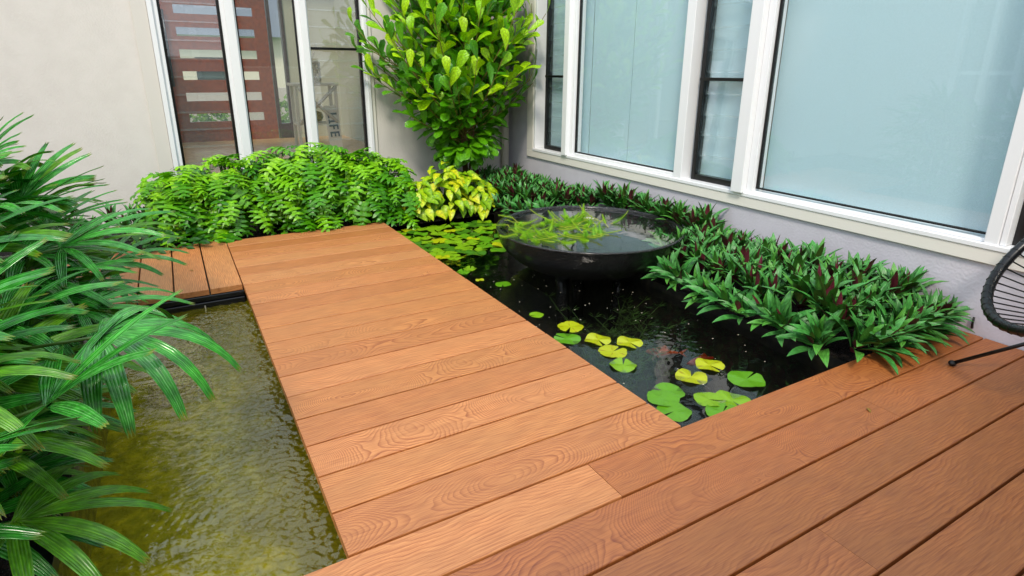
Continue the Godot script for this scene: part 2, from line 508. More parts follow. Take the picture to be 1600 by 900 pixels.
# ------------------------------------------------------------------ deck boards
func board(parent: Node, x0: float, x1: float, z0: float, z1: float, along_x: bool, tone := -1) -> void:
	var top := 0.0 + rf(-0.0008, 0.0008)
	var th := 0.032
	var ch := 0.0018
	var L := (x1 - x0) if along_x else (z1 - z0)
	var w := (z1 - z0) if along_x else (x1 - x0)
	var k := rng.randi() % 6
	var u0 := rf(0.0, maxf(0.0, 1.0 - L / 3.0))
	var flip := rng.randf() < 0.5
	var st := st0(false)
	var prof := [[0.0, -th], [0.0, -ch], [ch, 0.0], [w - ch, 0.0], [w, -ch], [w, -th]]
	var P := func(l: float, p: Array) -> Vector3:
		if along_x: return Vector3(x0 + l, top + p[1], z0 + p[0])
		return Vector3(x0 + p[0], top + p[1], z0 + l)
	var UV := func(l: float, p: Array) -> Vector2:
		var v: float = clampf((p[0] - p[1] * 0.6) / (w + 0.04), 0.0, 1.0)
		if flip: v = 1.0 - v
		return Vector2(u0 + l / 3.0, (k * 128 + 2 + v * 124) / 768.0)
	for i in 5:
		var p: Array = prof[i]
		var q: Array = prof[i + 1]
		if along_x: quad(st, P.call(0, q), P.call(0, p), P.call(L, p), P.call(L, q), UV.call(0, q), UV.call(0, p), UV.call(L, p), UV.call(L, q))
		else: quad(st, P.call(0, p), P.call(0, q), P.call(L, q), P.call(L, p), UV.call(0, p), UV.call(0, q), UV.call(L, q), UV.call(L, p))
	for l in [0.0, L]:
		var c := []
		for p in prof: c.append(P.call(l, p))
		var a := UV.call(clampf(l, 0.01, L - 0.03), prof[1]) as Vector2
		for i in range(1, 5):
			var ua := a + Vector2(0, 0)
			if (l == 0.0) == along_x: tri(st, c[0], c[i + 1], c[i], ua, ua + Vector2(0.005, 0.02), ua + Vector2(0.005, 0))
			else: tri(st, c[0], c[i], c[i + 1], ua, ua + Vector2(0.005, 0), ua + Vector2(0.005, 0.02))
	mi("board", done(st), wood_mats[(rng.randi() % 4) + (4 if tone > 0 else 0)], parent)

# ------------------------------------------------------------------ water sheets
func water(x0: float, x1: float, z0: float, z1: float, y: float, step: float, hf: Callable) -> ArrayMesh:
	var nx := int((x1 - x0) / step) + 1
	var nz := int((z1 - z0) / step) + 1
	var v := PackedVector3Array()
	var n := PackedVector3Array()
	var idx := PackedInt32Array()
	var hs := PackedFloat32Array()
	hs.resize((nx + 1) * (nz + 1))
	var dx := (x1 - x0) / nx
	var dz := (z1 - z0) / nz
	for j in nz + 1:
		for i in nx + 1:
			hs[j * (nx + 1) + i] = hf.call(x0 + dx * i, z0 + dz * j)
	for j in nz + 1:
		for i in nx + 1:
			var h := hs[j * (nx + 1) + i]
			v.append(Vector3(x0 + dx * i, y + h, z0 + dz * j))
			var hx := hs[j * (nx + 1) + mini(i + 1, nx)] - hs[j * (nx + 1) + maxi(i - 1, 0)]
			var hz := hs[mini(j + 1, nz) * (nx + 1) + i] - hs[maxi(j - 1, 0) * (nx + 1) + i]
			n.append(Vector3(-hx / (2 * dx), 1, -hz / (2 * dz)).normalized())
	for j in nz:
		for i in nx:
			var a := j * (nx + 1) + i
			var b := a + nx + 1
			idx.append_array([a, a + 1, b + 1, a, b + 1, b])
	var arr := []
	arr.resize(Mesh.ARRAY_MAX)
	arr[Mesh.ARRAY_VERTEX] = v
	arr[Mesh.ARRAY_NORMAL] = n
	arr[Mesh.ARRAY_INDEX] = idx
	var m := ArrayMesh.new()
	m.add_surface_from_arrays(Mesh.PRIMITIVE_TRIANGLES, arr)
	return m

# ------------------------------------------------------------------ louvre window: black frame > blades, rail
func louvre(parent: Node, a: Vector3, along: Vector3, inward: Vector3, w: float, y0: float, y1: float, rail_y: float, only_right := false, fw := 0.035) -> void:
	# a: lower corner on the glass plane; along: direction of width; inward: into the house
	var holder := MeshInstance3D.new()
	var st := st0(false)
	var add := func(s0: float, s1: float, h0: float, h1: float, d0: float, d1: float):
		var p := a + along * s0 + inward * d0
		var q := a + along * s1 + inward * d1
		p.y = h0
		q.y = h1
		box(st, Vector3(minf(p.x, q.x), h0, minf(p.z, q.z)), Vector3(maxf(p.x, q.x), h1, maxf(p.z, q.z)), 0.002)
	if not only_right:
		add.call(0.0, fw, y0, y1, -0.03, 0.03)
		add.call(w - fw, w, y0, y1, -0.03, 0.03)
		add.call(fw, w - fw, y0, y0 + 0.04, -0.028, 0.028)
	else:
		add.call(w - fw * 0.6, w, y0, y1, -0.03, 0.03)
		add.call(0.0, w - fw * 0.6, y0, y0 + 0.02, -0.028, 0.028)
	holder.mesh = done(st)
	holder.material_override = M.black_frame
	put(parent, holder, "louvre_window")
	if rail_y > 0:
		var s2 := st
		s2 = st0(false)
		var p := a + along * 0.0 - inward * 0.036
		var q := a + along * w + inward * 0.02
		box(s2, Vector3(minf(p.x, q.x), rail_y - 0.011, minf(p.z, q.z)), Vector3(maxf(p.x, q.x), rail_y + 0.011, maxf(p.z, q.z)), 0.002)
		mi("rail", done(s2), M.black_frame, holder)
	var pitch := 0.145
	var y := y0 + 0.03
	var e0 := fw if not only_right else 0.005
	var e1 := w - (fw if not only_right else fw * 0.6)
	# one blade mesh, shared: lower edge kicked outward
	var s3 := st0(false)
	var s4 := st0(false)
	var A := along * (e0 + 0.001)
	var B := along * (e1 - 0.001)
	var lo := -inward * 0.007
	var hi := inward * 0.008 + Vector3(0, pitch + 0.012, 0)
	var tk := inward * 0.004
	quad(s3, A + lo, B + lo, B + hi, A + hi)
	quad(s3, B + lo + tk, A + lo + tk, A + hi + tk, B + hi + tk)
	quad(s4, A + lo + tk, B + lo + tk, B + lo, A + lo)
	quad(s4, A + hi, B + hi, B + hi + tk, A + hi + tk)
	var bm := done(s3)
	s4.generate_normals()
	s4.commit(bm)
	bm.surface_set_material(0, M.glass)
	bm.surface_set_material(1, M.glass_edge)
	while y + pitch < y1:
		mi("blade", bm, null, holder, Transform3D(Basis.IDENTITY, Vector3(a.x, y, a.z)))
		y += pitch

# ================================================================== build
func _ready() -> void:
	rng.seed = 20240611
	# camera: lens shifted, as the photograph is a crop from below the middle of its frame
	var cam := Camera3D.new()
	cam.name = "camera"
	add_child(cam)
	cam.transform = Transform3D(Basis(Vector3.UP, -0.522399) * Basis(Vector3.RIGHT, -0.307512) * Basis(Vector3.BACK, 0.005378), Vector3(-0.2431, 1.216, 1.2728))
	var size := 0.05 * 900.0 / 913.318
	cam.set_frustum(size, Vector2(0, -48.661 / 900.0 * size), 0.05, 400.0)
	cam.current = true
	# sky, sun, exposure
	var we := WorldEnvironment.new()
	we.name = "environment"
	var env := Environment.new()
	var sky := Sky.new()
	var sm := ProceduralSkyMaterial.new()
	sm.sky_top_color = Color(0.86, 0.91, 0.97)
	sm.sky_horizon_color = Color(0.93, 0.94, 0.95)
	sm.sky_curve = 0.2
	sm.ground_bottom_color = Color(0.3, 0.3, 0.28)
	sm.ground_horizon_color = Color(0.6, 0.6, 0.58)
	sm.sun_angle_max = 1.0
	sky.sky_material = sm
	env.background_mode = Environment.BG_SKY
	env.sky = sky
	env.background_energy_multiplier = 1.2
	env.tonemap_mode = Environment.TONE_MAPPER_LINEAR
	env.tonemap_exposure = 1.5
	env.sdfgi_enabled = true
	env.ssao_enabled = true
	env.ssil_enabled = true
	we.environment = env
	add_child(we)
	var sun := DirectionalLight3D.new()
	sun.name = "sun"
	sun.light_energy = 0.55
	sun.light_color = Color(1.0, 0.96, 0.90)
	sun.light_angular_distance = 11.0
	sun.shadow_enabled = true
	add_child(sun)
	sun.look_at_from_position(Vector3(-2.4, 5.0, 1.6), Vector3(0.4, 0, -2.0))

	make_materials()
	build_ground()
	build_decks()
	build_ponds()
	build_back_wing()
	build_right_wing()
	build_surroundings()
	build_entry()
	build_bowl()
	build_lilies()
	build_specks()
	build_litter()
	build_rhoeo()
	build_xanadu()
	build_syngonium()
	build_tree()
	build_palms()
	build_chair()

# ------------------------------------------------------------------ ground, decks, ponds
func build_ground() -> void:
	structure("ground", "wide sheet of lawn and earth under the house and courtyard", boxmesh(Vector3(-60, -0.8, -90), Vector3(60, -0.62, 60)), M.grass)
	structure("planting_soil", "dark mulched soil of the garden beds round the ponds", boxes([
		[Vector3(-3.2, -0.6, -2.33), Vector3(-0.762, -0.07, 0.0)],
		[Vector3(-3.2, -0.6, -4.5), Vector3(2.3, -0.06, -3.47)],
		[Vector3(2.31, -0.6, -4.5), Vector3(3.03, -0.05, -0.0)]]), M.soil)

func build_decks() -> void:
	var P := 0.18
	var g := 0.0085
	var walk := tag(put(self, Node3D.new(), "boardwalk"), "straight timber boardwalk between the two ponds, boards laid crosswise", "", "", "structure")
	for k in 18:
		board(walk, 0.0, 1.199, -(k + 1) * P + g * 0.5, -k * P - g * 0.5, true)
	board(walk, 0.0, 1.199, -18 * P - 0.176, -18 * P - g * 0.5, true)
	mi("gap_shade_block", boxes([[Vector3(0.035, -0.6, -3.45), Vector3(1.165, -0.0335, -0.0)]]), M.black, walk)  # solid black block standing in for shade under the boards; divides the ponds
	var side := tag(put(self, Node3D.new(), "side_deck"), "short timber deck beyond the green pond, boards laid lengthwise", "", "", "structure")
	for k in 7:
		board(side, -(k + 1) * P + 0.0 + g * 0.5, -k * P - g * 0.5 - (0.002 if k == 0 else 0.0), -3.46, -2.352, false)
	mi("gap_shade_block", boxmesh(Vector3(-1.3, -0.6, -3.46), Vector3(-0.01, -0.034, -2.392)), M.black, side)  # black fill in place of the shade below the side deck
	var front := tag(put(self, Node3D.new(), "front_deck"), "broad timber deck across the foreground, long boards with butt joints", "", "", "structure")
	var joints := [[0.775, 3.02], [-0.4, 1.954, 3.02], [-1.0, 1.5 - 2.9, 0.1, 3.02], [-0.6, 1.167, 3.02], [-1.3, 0.3, 2.4, 3.02], [-0.9, 1.6, 3.02]]
	for k in 24:
		var js: Array = [-3.2]
		var list: Array = joints[k] if k < joints.size() else [rf(-1.2, -0.2), rf(0.9, 2.0), 3.02]
		if k == 2: list = [-1.4, 0.15, 3.02]
		js.append_array(list)
		for i in js.size() - 1:
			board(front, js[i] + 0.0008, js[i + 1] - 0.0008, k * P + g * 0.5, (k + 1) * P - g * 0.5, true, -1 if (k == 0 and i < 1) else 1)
	mi("gap_shade_block", boxmesh(Vector3(-3.2, -0.6, 0.03), Vector3(3.02, -0.0335, 4.3)), M.black, front)  # black fill that darkens the front deck gaps like shade

func build_ponds() -> void:
	# basins
	var fn := noise(3.2, 91, 3)
	var fs := st0()
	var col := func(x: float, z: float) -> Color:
		# painted shade: the algae colour falls to near black towards the boardwalk
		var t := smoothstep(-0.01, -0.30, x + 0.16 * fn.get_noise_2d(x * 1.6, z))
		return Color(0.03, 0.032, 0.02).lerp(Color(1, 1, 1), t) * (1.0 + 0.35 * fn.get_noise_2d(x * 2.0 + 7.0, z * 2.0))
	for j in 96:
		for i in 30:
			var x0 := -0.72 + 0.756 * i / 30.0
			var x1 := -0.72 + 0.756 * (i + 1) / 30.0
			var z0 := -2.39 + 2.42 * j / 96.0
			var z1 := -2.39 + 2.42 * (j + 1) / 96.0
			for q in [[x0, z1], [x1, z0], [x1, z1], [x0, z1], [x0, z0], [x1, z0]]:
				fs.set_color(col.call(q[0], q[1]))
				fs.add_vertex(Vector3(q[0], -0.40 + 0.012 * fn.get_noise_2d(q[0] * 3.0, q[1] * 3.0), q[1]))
	structure("green_pond_floor", "olive algae covered floor of the narrow pond, boardwalk shade painted in", done(fs), M.algae)
	structure("dark_pond_floor", "black liner floor of the lily pond", boxmesh(Vector3(1.165, -0.6, -3.6), Vector3(2.31, -0.56, 0.03)), M.pond_black)
	structure("pond_walls", "black lined side walls of both ponds", boxes([
		[Vector3(1.165, -0.6, -3.62), Vector3(2.31, -0.07, -3.47)],
		[Vector3(2.29, -0.6, -3.47), Vector3(2.335, -0.052, 0.0)]]), M.pond_black)
	structure("green_pond_walls", "olive algae stained side walls of the narrow pond", boxes([
		[Vector3(-0.76, -0.6, -2.39), Vector3(-0.70, -0.075, 0.03)], [Vector3(-0.70, -0.6, -2.392), Vector3(0.034, -0.131, -2.36)]]), M.algae_dark)
	var ed := thing("pond_edging", "black steel edging along the planted side of the green pond", "edging")
	mi("cap", boxmesh(Vector3(-0.765, -0.072, -2.33), Vector3(-0.695, -0.060, 0.0), 0.002), M.steel, ed)
	mi("lip", boxmesh(Vector3(-0.694, -0.10, -2.33), Vector3(-0.688, -0.052, 0.0), 0.001), M.steel, ed)
	var eb := thing("pond_edging", "stepped black steel angle under the side deck at the green pond's far end", "edging")
	mi("angle", boxmesh(Vector3(-0.70, -0.066, -2.392), Vector3(0.0, -0.036, -2.343), 0.003), M.steel, eb)
	mi("lip", boxmesh(Vector3(-0.69, -0.13, -2.385), Vector3(0.0, -0.069, -2.329), 0.003), M.steel, eb)
	for x in [-0.42, -0.22]:
		mi("bracket", boxmesh(Vector3(x, -0.13, -2.3285), Vector3(x + 0.007, -0.085, -2.325)), M.whitewash, eb)
	# water
	var nz := noise(1.0, 71, 2)
	var ns := noise(1.0, 77, 2)
	var c := Vector2(-0.198, -0.391)
	var c2 := Vector2(-0.33, -1.04)
	var hg := func(x: float, z: float) -> float:
		var r := Vector2(x, z).distance_to(c)
		var r2 := Vector2(x, z).distance_to(c2)
		var mask := smoothstep(-0.62, -0.30, x + 0.1 * ns.get_noise_2d(x * 2.0, z * 2.0) - 0.05 * clampf(z + 1.6, -1, 1))
		var h := 0.00100 * sin(r * 235.0 + ns.get_noise_2d(x * 6, z * 6) * 2.5) * exp(-r * 2.6) * smoothstep(0.0, 0.06, r) * (0.35 + 0.65 * mask)
		h += 0.00018 * sin(r2 * 300.0) * exp(-r2 * 9.0)
		h += mask * 0.0019 * (1.0 + 2.2 * smoothstep(-0.35, -0.02, x)) * nz.get_noise_2d(x * 26.0, z * 34.0)
		h += mask * 0.0040 * nz.get_noise_2d(x * 5.0 + 40, z * 11.0)
		h += 0.0004 * nz.get_noise_2d(x * 4.0 + 9, z * 6.0)
		return h
	structure("pond_water", "clear rippled water of the narrow green pond", water(-0.70, 0.035, -2.385, 0.03, -0.10, 0.0052, hg), M.water_green)
	var c3 := Vector2(1.85, -0.75)
	var hd := func(x: float, z: float) -> float:
		var r := Vector2(x, z).distance_to(c3)
		var m := exp(-r * r * 5.0)
		var h := m * 0.0011 * nz.get_noise_2d(x * 22.0, z * 30.0) + 0.0005 * nz.get_noise_2d(x * 5.0, z * 9.0)
		h += 0.0002 * sin(r * 160.0) * exp(-r * 3.5)
		return h
	structure("pond_water", "dark still water of the lily pond", water(1.165, 2.29, -3.47, 0.03, -0.10, 0.009, hd), M.water_dark)
	# slabs on the pond floor
	for e in [[Vector3(-0.40, -0.385, -1.93), 0.13, "rough pale slab lying on the green pond's floor, nearer the palm tips"], [Vector3(-0.36, -0.385, -2.28), 0.09, "smaller pale slab on the green pond's floor beside the far steel edging"]]:
		var st := st0(false)
		var pts := []
		for k in 14:
			var a := TAU * k / 14
			pts.append(Vector3(cos(a) * e[1] * rf(0.9, 1.25) * 1.15, 0, sin(a) * e[1] * rf(0.85, 1.1)))
		for k in 14:
			var p: Vector3 = pts[k]
			var q: Vector3 = pts[(k + 1) % 14]
			tri(st, Vector3(0, 0.10, 0), q * 0.9 + Vector3(0, 0.09 , 0), p * 0.9 + Vector3(0, 0.09, 0))
			quad(st, p, p * 0.9 + Vector3(0, 0.09, 0), q * 0.9 + Vector3(0, 0.09, 0), q)
		var o := mi("stone_slab", done(st), M.slab, self, Transform3D(Basis.IDENTITY, e[0]))
		tag(o, e[2], "stone", "slabs under water")
	koi("orange koi swimming under the overhanging leaves", Vector3(2.14, -0.40, -1.05), 2.4, M.koi)
	koi("red koi with pale tail near the plant tips", Vector3(2.20, -0.36, -0.80), 2.9, M.koi_red)
	# submerged weed
	var w := thing("water_weed", "dark feathery weed growing under the lily pond's surface", "pond plant", Vector3(1.95, -0.55, -1.15))
	for k in 26:
		var st := st0()
		var a := rf(0, TAU)
		var p := Vector3(rf(-0.22, 0.22), 0, rf(-0.25, 0.25))
		var path := []
		var rad := []
		for i in 7:
			var t := i / 6.0
			path.append(p + Vector3(cos(a) * 0.25 * t * t, 0.40 * t * rf(0.85, 1.0), sin(a) * 0.3 * t * t - 0.1 * t))
			rad.append(0.002)
		tube(st, path, rad, 4)
		for i in range(1, 7):
			for j in 8:
				var b := TAU * j / 8.0 + i
				var d := Vector3(cos(b), 0.5, sin(b)) * 0.045
				tri(st, path[i], path[i] + d + Vector3(0.004, 0, 0.004), path[i] + d * 0.6 + Vector3(0.008, 0, -0.006))
		mi("stem", done(st), M.weed, w)

func koi(label: String, at: Vector3, turn: float, m: Material) -> void:
	var t := thing("koi", label, "fish", at, "koi in the lily pond")
	t.rotation.y = turn
	var st := st0()
	var prof := [0.0, 0.014, 0.021, 0.024, 0.022, 0.016, 0.009, 0.006]
	var rings := []
	for i in 8:
		var x := -0.10 + 0.2 * i / 7.0
		var ring := []
		for k in 10:
			var a := TAU * k / 10
			ring.append(Vector3(-x, sin(a) * prof[i] * 1.15, cos(a) * prof[i] * 0.85 + 0.012 * sin(x * 14)))
		rings.append(ring)
	for i in 7:
		for k in 10:
			quad(st, rings[i][k], rings[i + 1][k], rings[i + 1][(k + 1) % 10], rings[i][(k + 1) % 10])
	mi("body", done(st), m, t)
	var s2 := st0(false)
	var e := Vector3(-0.1, 0, 0.012)
	tri(s2, e, e + Vector3(-0.055, 0.03, 0.012), e + Vector3(-0.03, 0, 0.004))
	tri(s2, e, e + Vector3(-0.03, 0, 0.004), e + Vector3(-0.055, -0.03, 0.012))
	mi("tail_fin", done(s2), m, t)
	for s: float in [-1.0, 1.0]:
		var s3 := st0(false)
		tri(s3, Vector3(0.045, -0.008, s * 0.018), Vector3(0.01, -0.016, s * 0.055), Vector3(0.02, -0.01, s * 0.016))
		mi("side_fin", done(s3), m, t)
	var s5 := st0(false)
	tri(s5, Vector3(0.03, 0.024, 0), Vector3(-0.05, 0.016, 0), Vector3(-0.02, 0.048, 0))
	mi("back_fin", done(s5), m, t)

# ------------------------------------------------------------------ back wing of the house, seen across the hedge
func build_back_wing() -> void:
	var t := thing("house_wing", "cream rendered back wing of the house with entry window", "building")
	var z := -4.5
	var th := 0.2
	mi("wall", boxes([
		[Vector3(-3.4, -0.6, z - th), Vector3(-0.25, 2.7, z)],
		[Vector3(1.485, -0.6, z - th), Vector3(3.4, 2.7, z)],
		[Vector3(-0.25, -0.6, z - th), Vector3(1.485, 0.20, z)],
		[Vector3(-0.25, 2.3, z - th), Vector3(1.485, 2.7, z)]]), M.wall, t)
	mi("window_band", boxmesh(Vector3(-0.372, -0.6, z + 0.001), Vector3(-0.263, 2.45, z + 0.014), 0.003), M.band, t)
	mi("window_band", boxmesh(Vector3(1.494, -0.6, z + 0.001), Vector3(1.53, 2.45, z + 0.014), 0.003), M.trim, t)
	# joinery
	var fr := mi("window_frame", boxes([
		[Vector3(-0.25, 0.20, z - 0.09), Vector3(-0.19, 2.3, z + 0.012)],
		[Vector3(-0.262, 0.20, z + 0.0125), Vector3(-0.225, 2.3, z + 0.03)],
		[Vector3(1.44, 0.20, z - 0.09), Vector3(1.485, 2.3, z + 0.012)],
		[Vector3(1.462, 0.20, z + 0.0125), Vector3(1.492, 2.3, z + 0.03)],
		[Vector3(-0.19, 0.20, z - 0.088), Vector3(1.44, 0.25, z + 0.008)],
		[Vector3(-0.19, 2.25, z - 0.088), Vector3(1.44, 2.3, z + 0.008)]], 0.003), M.white_frame, t)
	fr.set_meta("label", "white aluminium frame round the entry window")
	for e in [[0.262, 0.375], [0.865, 0.965]]:
		mi("mullion", boxes([[Vector3(e[0], 0.251, z - 0.086), Vector3(e[1], 2.249, z + 0.01)], [Vector3(e[0] + 0.03, 0.245, z + 0.0105), Vector3(e[1] - 0.012, 2.249, z + 0.034)]], 0.004), M.white_frame, t)
	var fx := mi("fixed_window", boxes([
		[Vector3(0.376, 0.252, z - 0.05), Vector3(0.388, 2.249, z - 0.02)], [Vector3(0.852, 0.252, z - 0.05), Vector3(0.864, 2.249, z - 0.02)],
		[Vector3(0.388, 0.252, z - 0.05), Vector3(0.852, 0.267, z - 0.02)]]), M.seal, t)
	mi("pane", boxmesh(Vector3(0.386, 0.265, z - 0.038), Vector3(0.854, 2.249, z - 0.032)), M.glass, fx)
	louvre(t, Vector3(-0.19, 0.25, z - 0.05), Vector3.RIGHT, Vector3.FORWARD, 0.452, 0.251, 2.249, -1.0, false, 0.02)
	louvre(t, Vector3(0.966, 0.25, z - 0.05), Vector3.RIGHT, Vector3.FORWARD, 0.474, 0.251, 2.249, 1.405, true)
	eaves(t, [[Vector3(-3.4, 2.7, -5.2), Vector3(3.6, 2.74, -4.1)], [Vector3(-3.4, 2.7, -8.2), Vector3(3.6, 2.74, -7.1)], [Vector3(-3.4, 2.7, -7.1), Vector3(-1.0, 2.74, -5.2)], [Vector3(1.7, 2.7, -7.1), Vector3(3.6, 2.74, -5.2)]], Vector3(-3.4, 2.62, -4.1), Vector3(3.4, 2.8, -4.07))  # slabs leave an added, unseen opening that lets daylight into the hall

func eaves(t: Node, slabs: Array, f0: Vector3, f1: Vector3) -> void:
	mi("soffit", boxes(slabs), M.soffit, t)
	mi("fascia", boxmesh(f0, f1, 0.004), M.white_frame, t)
	var tops := []
	for s in slabs: tops.append([Vector3(s[0].x, s[1].y + 0.002, s[0].z), Vector3(s[1].x, s[1].y + 0.14, s[1].z)])
	mi("roof", boxes(tops), M.roof, t)

# ------------------------------------------------------------------ right wing: low wall, long window of louvres and fixed panes
func build_right_wing() -> void:
	var t := thing("house_wing", "pale rendered side wing, cool shade painted in, with the long white window", "building")
	var X := 3.026
	mi("wall", boxes([
		[Vector3(X, -0.6, -4.5), Vector3(X + 0.2, 2.7, -3.95)],
		[Vector3(X, -0.6, -3.95), Vector3(X + 0.2, 0.415, 4.4)],
		[Vector3(X, 2.3, -3.95), Vector3(X + 0.2, 2.7, 4.4)],
		[Vector3(X, 0.415, 2.2), Vector3(X + 0.2, 2.3, 4.4)]]), M.wall_shade_tint, t)
	mi("window_band", boxmesh(Vector3(X - 0.018, 0.36, -4.075), Vector3(X - 0.001, 0.428, 2.3), 0.003), M.trim, t)
	mi("window_band", boxmesh(Vector3(X - 0.018, 0.4285, -4.075), Vector3(X - 0.001, 2.4, -3.955), 0.003), M.trim, t)
	mi("sill", boxes([[Vector3(X - 0.024, 0.429, -3.953), Vector3(X + 0.12, 0.455, 2.2)]], 0.003), M.white_frame, t)
	mi("window_frame", boxes([
		[Vector3(X - 0.012, 0.456, -3.953), Vector3(X + 0.12, 2.3, -3.925)],
		[Vector3(X + 0.0, 2.25, -3.925), Vector3(X + 0.12, 2.3, 2.2)],
		[Vector3(X + 0.001, 0.456, -3.238), Vector3(X + 0.10, 0.485, -1.945)],
		[Vector3(X + 0.001, 0.456, -1.262), Vector3(X + 0.10, 0.472, 0.080)]], 0.003), M.white_frame, t)
	# posts: [z0, z1, how far they stand out]
	for e in [[-3.40, -3.325, 0.045], [-1.375, -1.285, 0.05]]:
		mi("post", boxmesh(Vector3(X - e[2], 0.452, e[0]), Vector3(X + 0.11, 2.25, e[1]), 0.004), M.white_frame, t)
		mi("mullion", boxmesh(Vector3(X - 0.004, 0.456, e[1] + 0.001), Vector3(X + 0.10, 2.25, e[1] + 0.05), 0.003), M.white_frame, t)
	mi("mullion", boxmesh(Vector3(X - 0.014, 0.450, -1.945), Vector3(X + 0.11, 2.25, -1.865), 0.003), M.white_frame, t)
	mi("mullion", boxmesh(Vector3(X - 0.014, 0.450, 0.081), Vector3(X + 0.11, 2.25, 0.138), 0.003), M.white_frame, t)
	mi("mullion", boxmesh(Vector3(X - 0.004, 0.456, 0.140), Vector3(X + 0.11, 2.25, 0.165), 0.003), M.white_frame, t)
	mi("mullion", boxmesh(Vector3(X - 0.014, 0.456, 0.66), Vector3(X + 0.11, 2.25, 0.74), 0.003), M.white_frame, t)
	for e in [[-3.272, -1.946], [-1.232, 0.080], [0.745, 2.19]]:
		var fx := mi("fixed_window", boxes([
			[Vector3(X + 0.025, 0.486, e[0] - 0.0), Vector3(X + 0.05, 2.249, e[0] + 0.012)],
			[Vector3(X + 0.025, 0.486, e[1] - 0.006), Vector3(X + 0.05, 2.249, e[1])],
			[Vector3(X + 0.025, 0.4855, e[0] + 0.012), Vector3(X + 0.05, 0.494, e[1] - 0.006)]]), M.seal, t)
		mi("pane", boxmesh(Vector3(X + 0.034, 0.49, e[0] + 0.011), Vector3(X + 0.040, 2.249, e[1] - 0.005)), M.glass, fx)
	louvre(t, Vector3(X + 0.085, 0.456, -3.85), Vector3.BACK, Vector3.RIGHT, 0.45, 0.456, 2.249, 1.17)
	louvre(t, Vector3(X + 0.085, 0.456, -1.83), Vector3.BACK, Vector3.RIGHT, 0.455, 0.456, 2.249, 1.17)
	louvre(t, Vector3(X + 0.085, 0.456, 0.166), Vector3.BACK, Vector3.RIGHT, 0.493, 0.456, 2.249, 1.17)
	eaves(t, [[Vector3(2.93, 2.7, -4.06), Vector3(7.2, 2.74, 4.6)]], Vector3(2.90, 2.62, -4.06), Vector3(2.93, 2.8, 4.6))
	structure("side_room", "closed room behind the long window", boxes([
		[Vector3(6.9, -0.1, -4.5), Vector3(7.0, 2.7, 4.4)], [Vector3(3.23, 0.2, -4.5), Vector3(6.9, 0.3, 4.4)],
		[Vector3(3.23, 0.3, -4.6), Vector3(6.9, 2.69, -4.5)], [Vector3(3.23, 0.3, 4.4), Vector3(6.9, 2.69, 4.5)]]), M.room)
	# panel blinds close behind the glass
	for e in [[-3.93, -3.21, "narrow pale blind behind the louvres nearest the corner"], [-3.20, -2.66, "pale blind panel at the corner end of the first fixed pane"], [-2.655, -1.9, "pale blind panel at the wide end of the first fixed pane"], [-1.89, -1.27, "pale blind panel behind the middle louvres"], [-1.26, 0.11, "broad pale blind behind the largest pane"], [0.12, 0.72, "pale blind behind the louvres beside the chair"], [0.73, 2.2, "pale blind in the window beyond the chair"]]:
		var o := thing("panel_blind", e[2], "blind", Vector3.ZERO, "blinds behind the long window")
		mi("fabric", boxmesh(Vector3(X + 0.135 + rf(0, 0.006), 0.47, e[0]), Vector3(X + 0.140 + rf(0.002, 0.006), 2.25, e[1])), M.blind, o)
		mi("hem_bar", boxmesh(Vector3(X + 0.131, 0.458, e[0]), Vector3(X + 0.147, 0.4695, e[1])), M.white_frame, o)
	# corner downpipe, wall stub
	var dp := thing("downpipe", "round painted downpipe in the corner behind the shrub", "pipe", Vector3(2.95, 0, -4.44))
	mi("pipe", lathe([Vector2(0.042, -0.1), Vector2(0.042, 2.7)], 20), M.pipe, dp)
	for y in [0.9, 2.1]:
		mi("bracket", lathe([Vector2(0.043, y), Vector2(0.048, y), Vector2(0.048, y + 0.025), Vector2(0.043, y + 0.025)], 20), M.pipe, dp)
	var stub := mi("cable_stub", tubemesh([Vector3(3.02, 0.03, 0.122), Vector3(3.012, 0.05, 0.122), Vector3(3.012, 0.088, 0.122)], [0.006, 0.006, 0.005], 8), M.black, self)
	tag(stub, "short black cable stub on the side wall just above the deck", "cable")

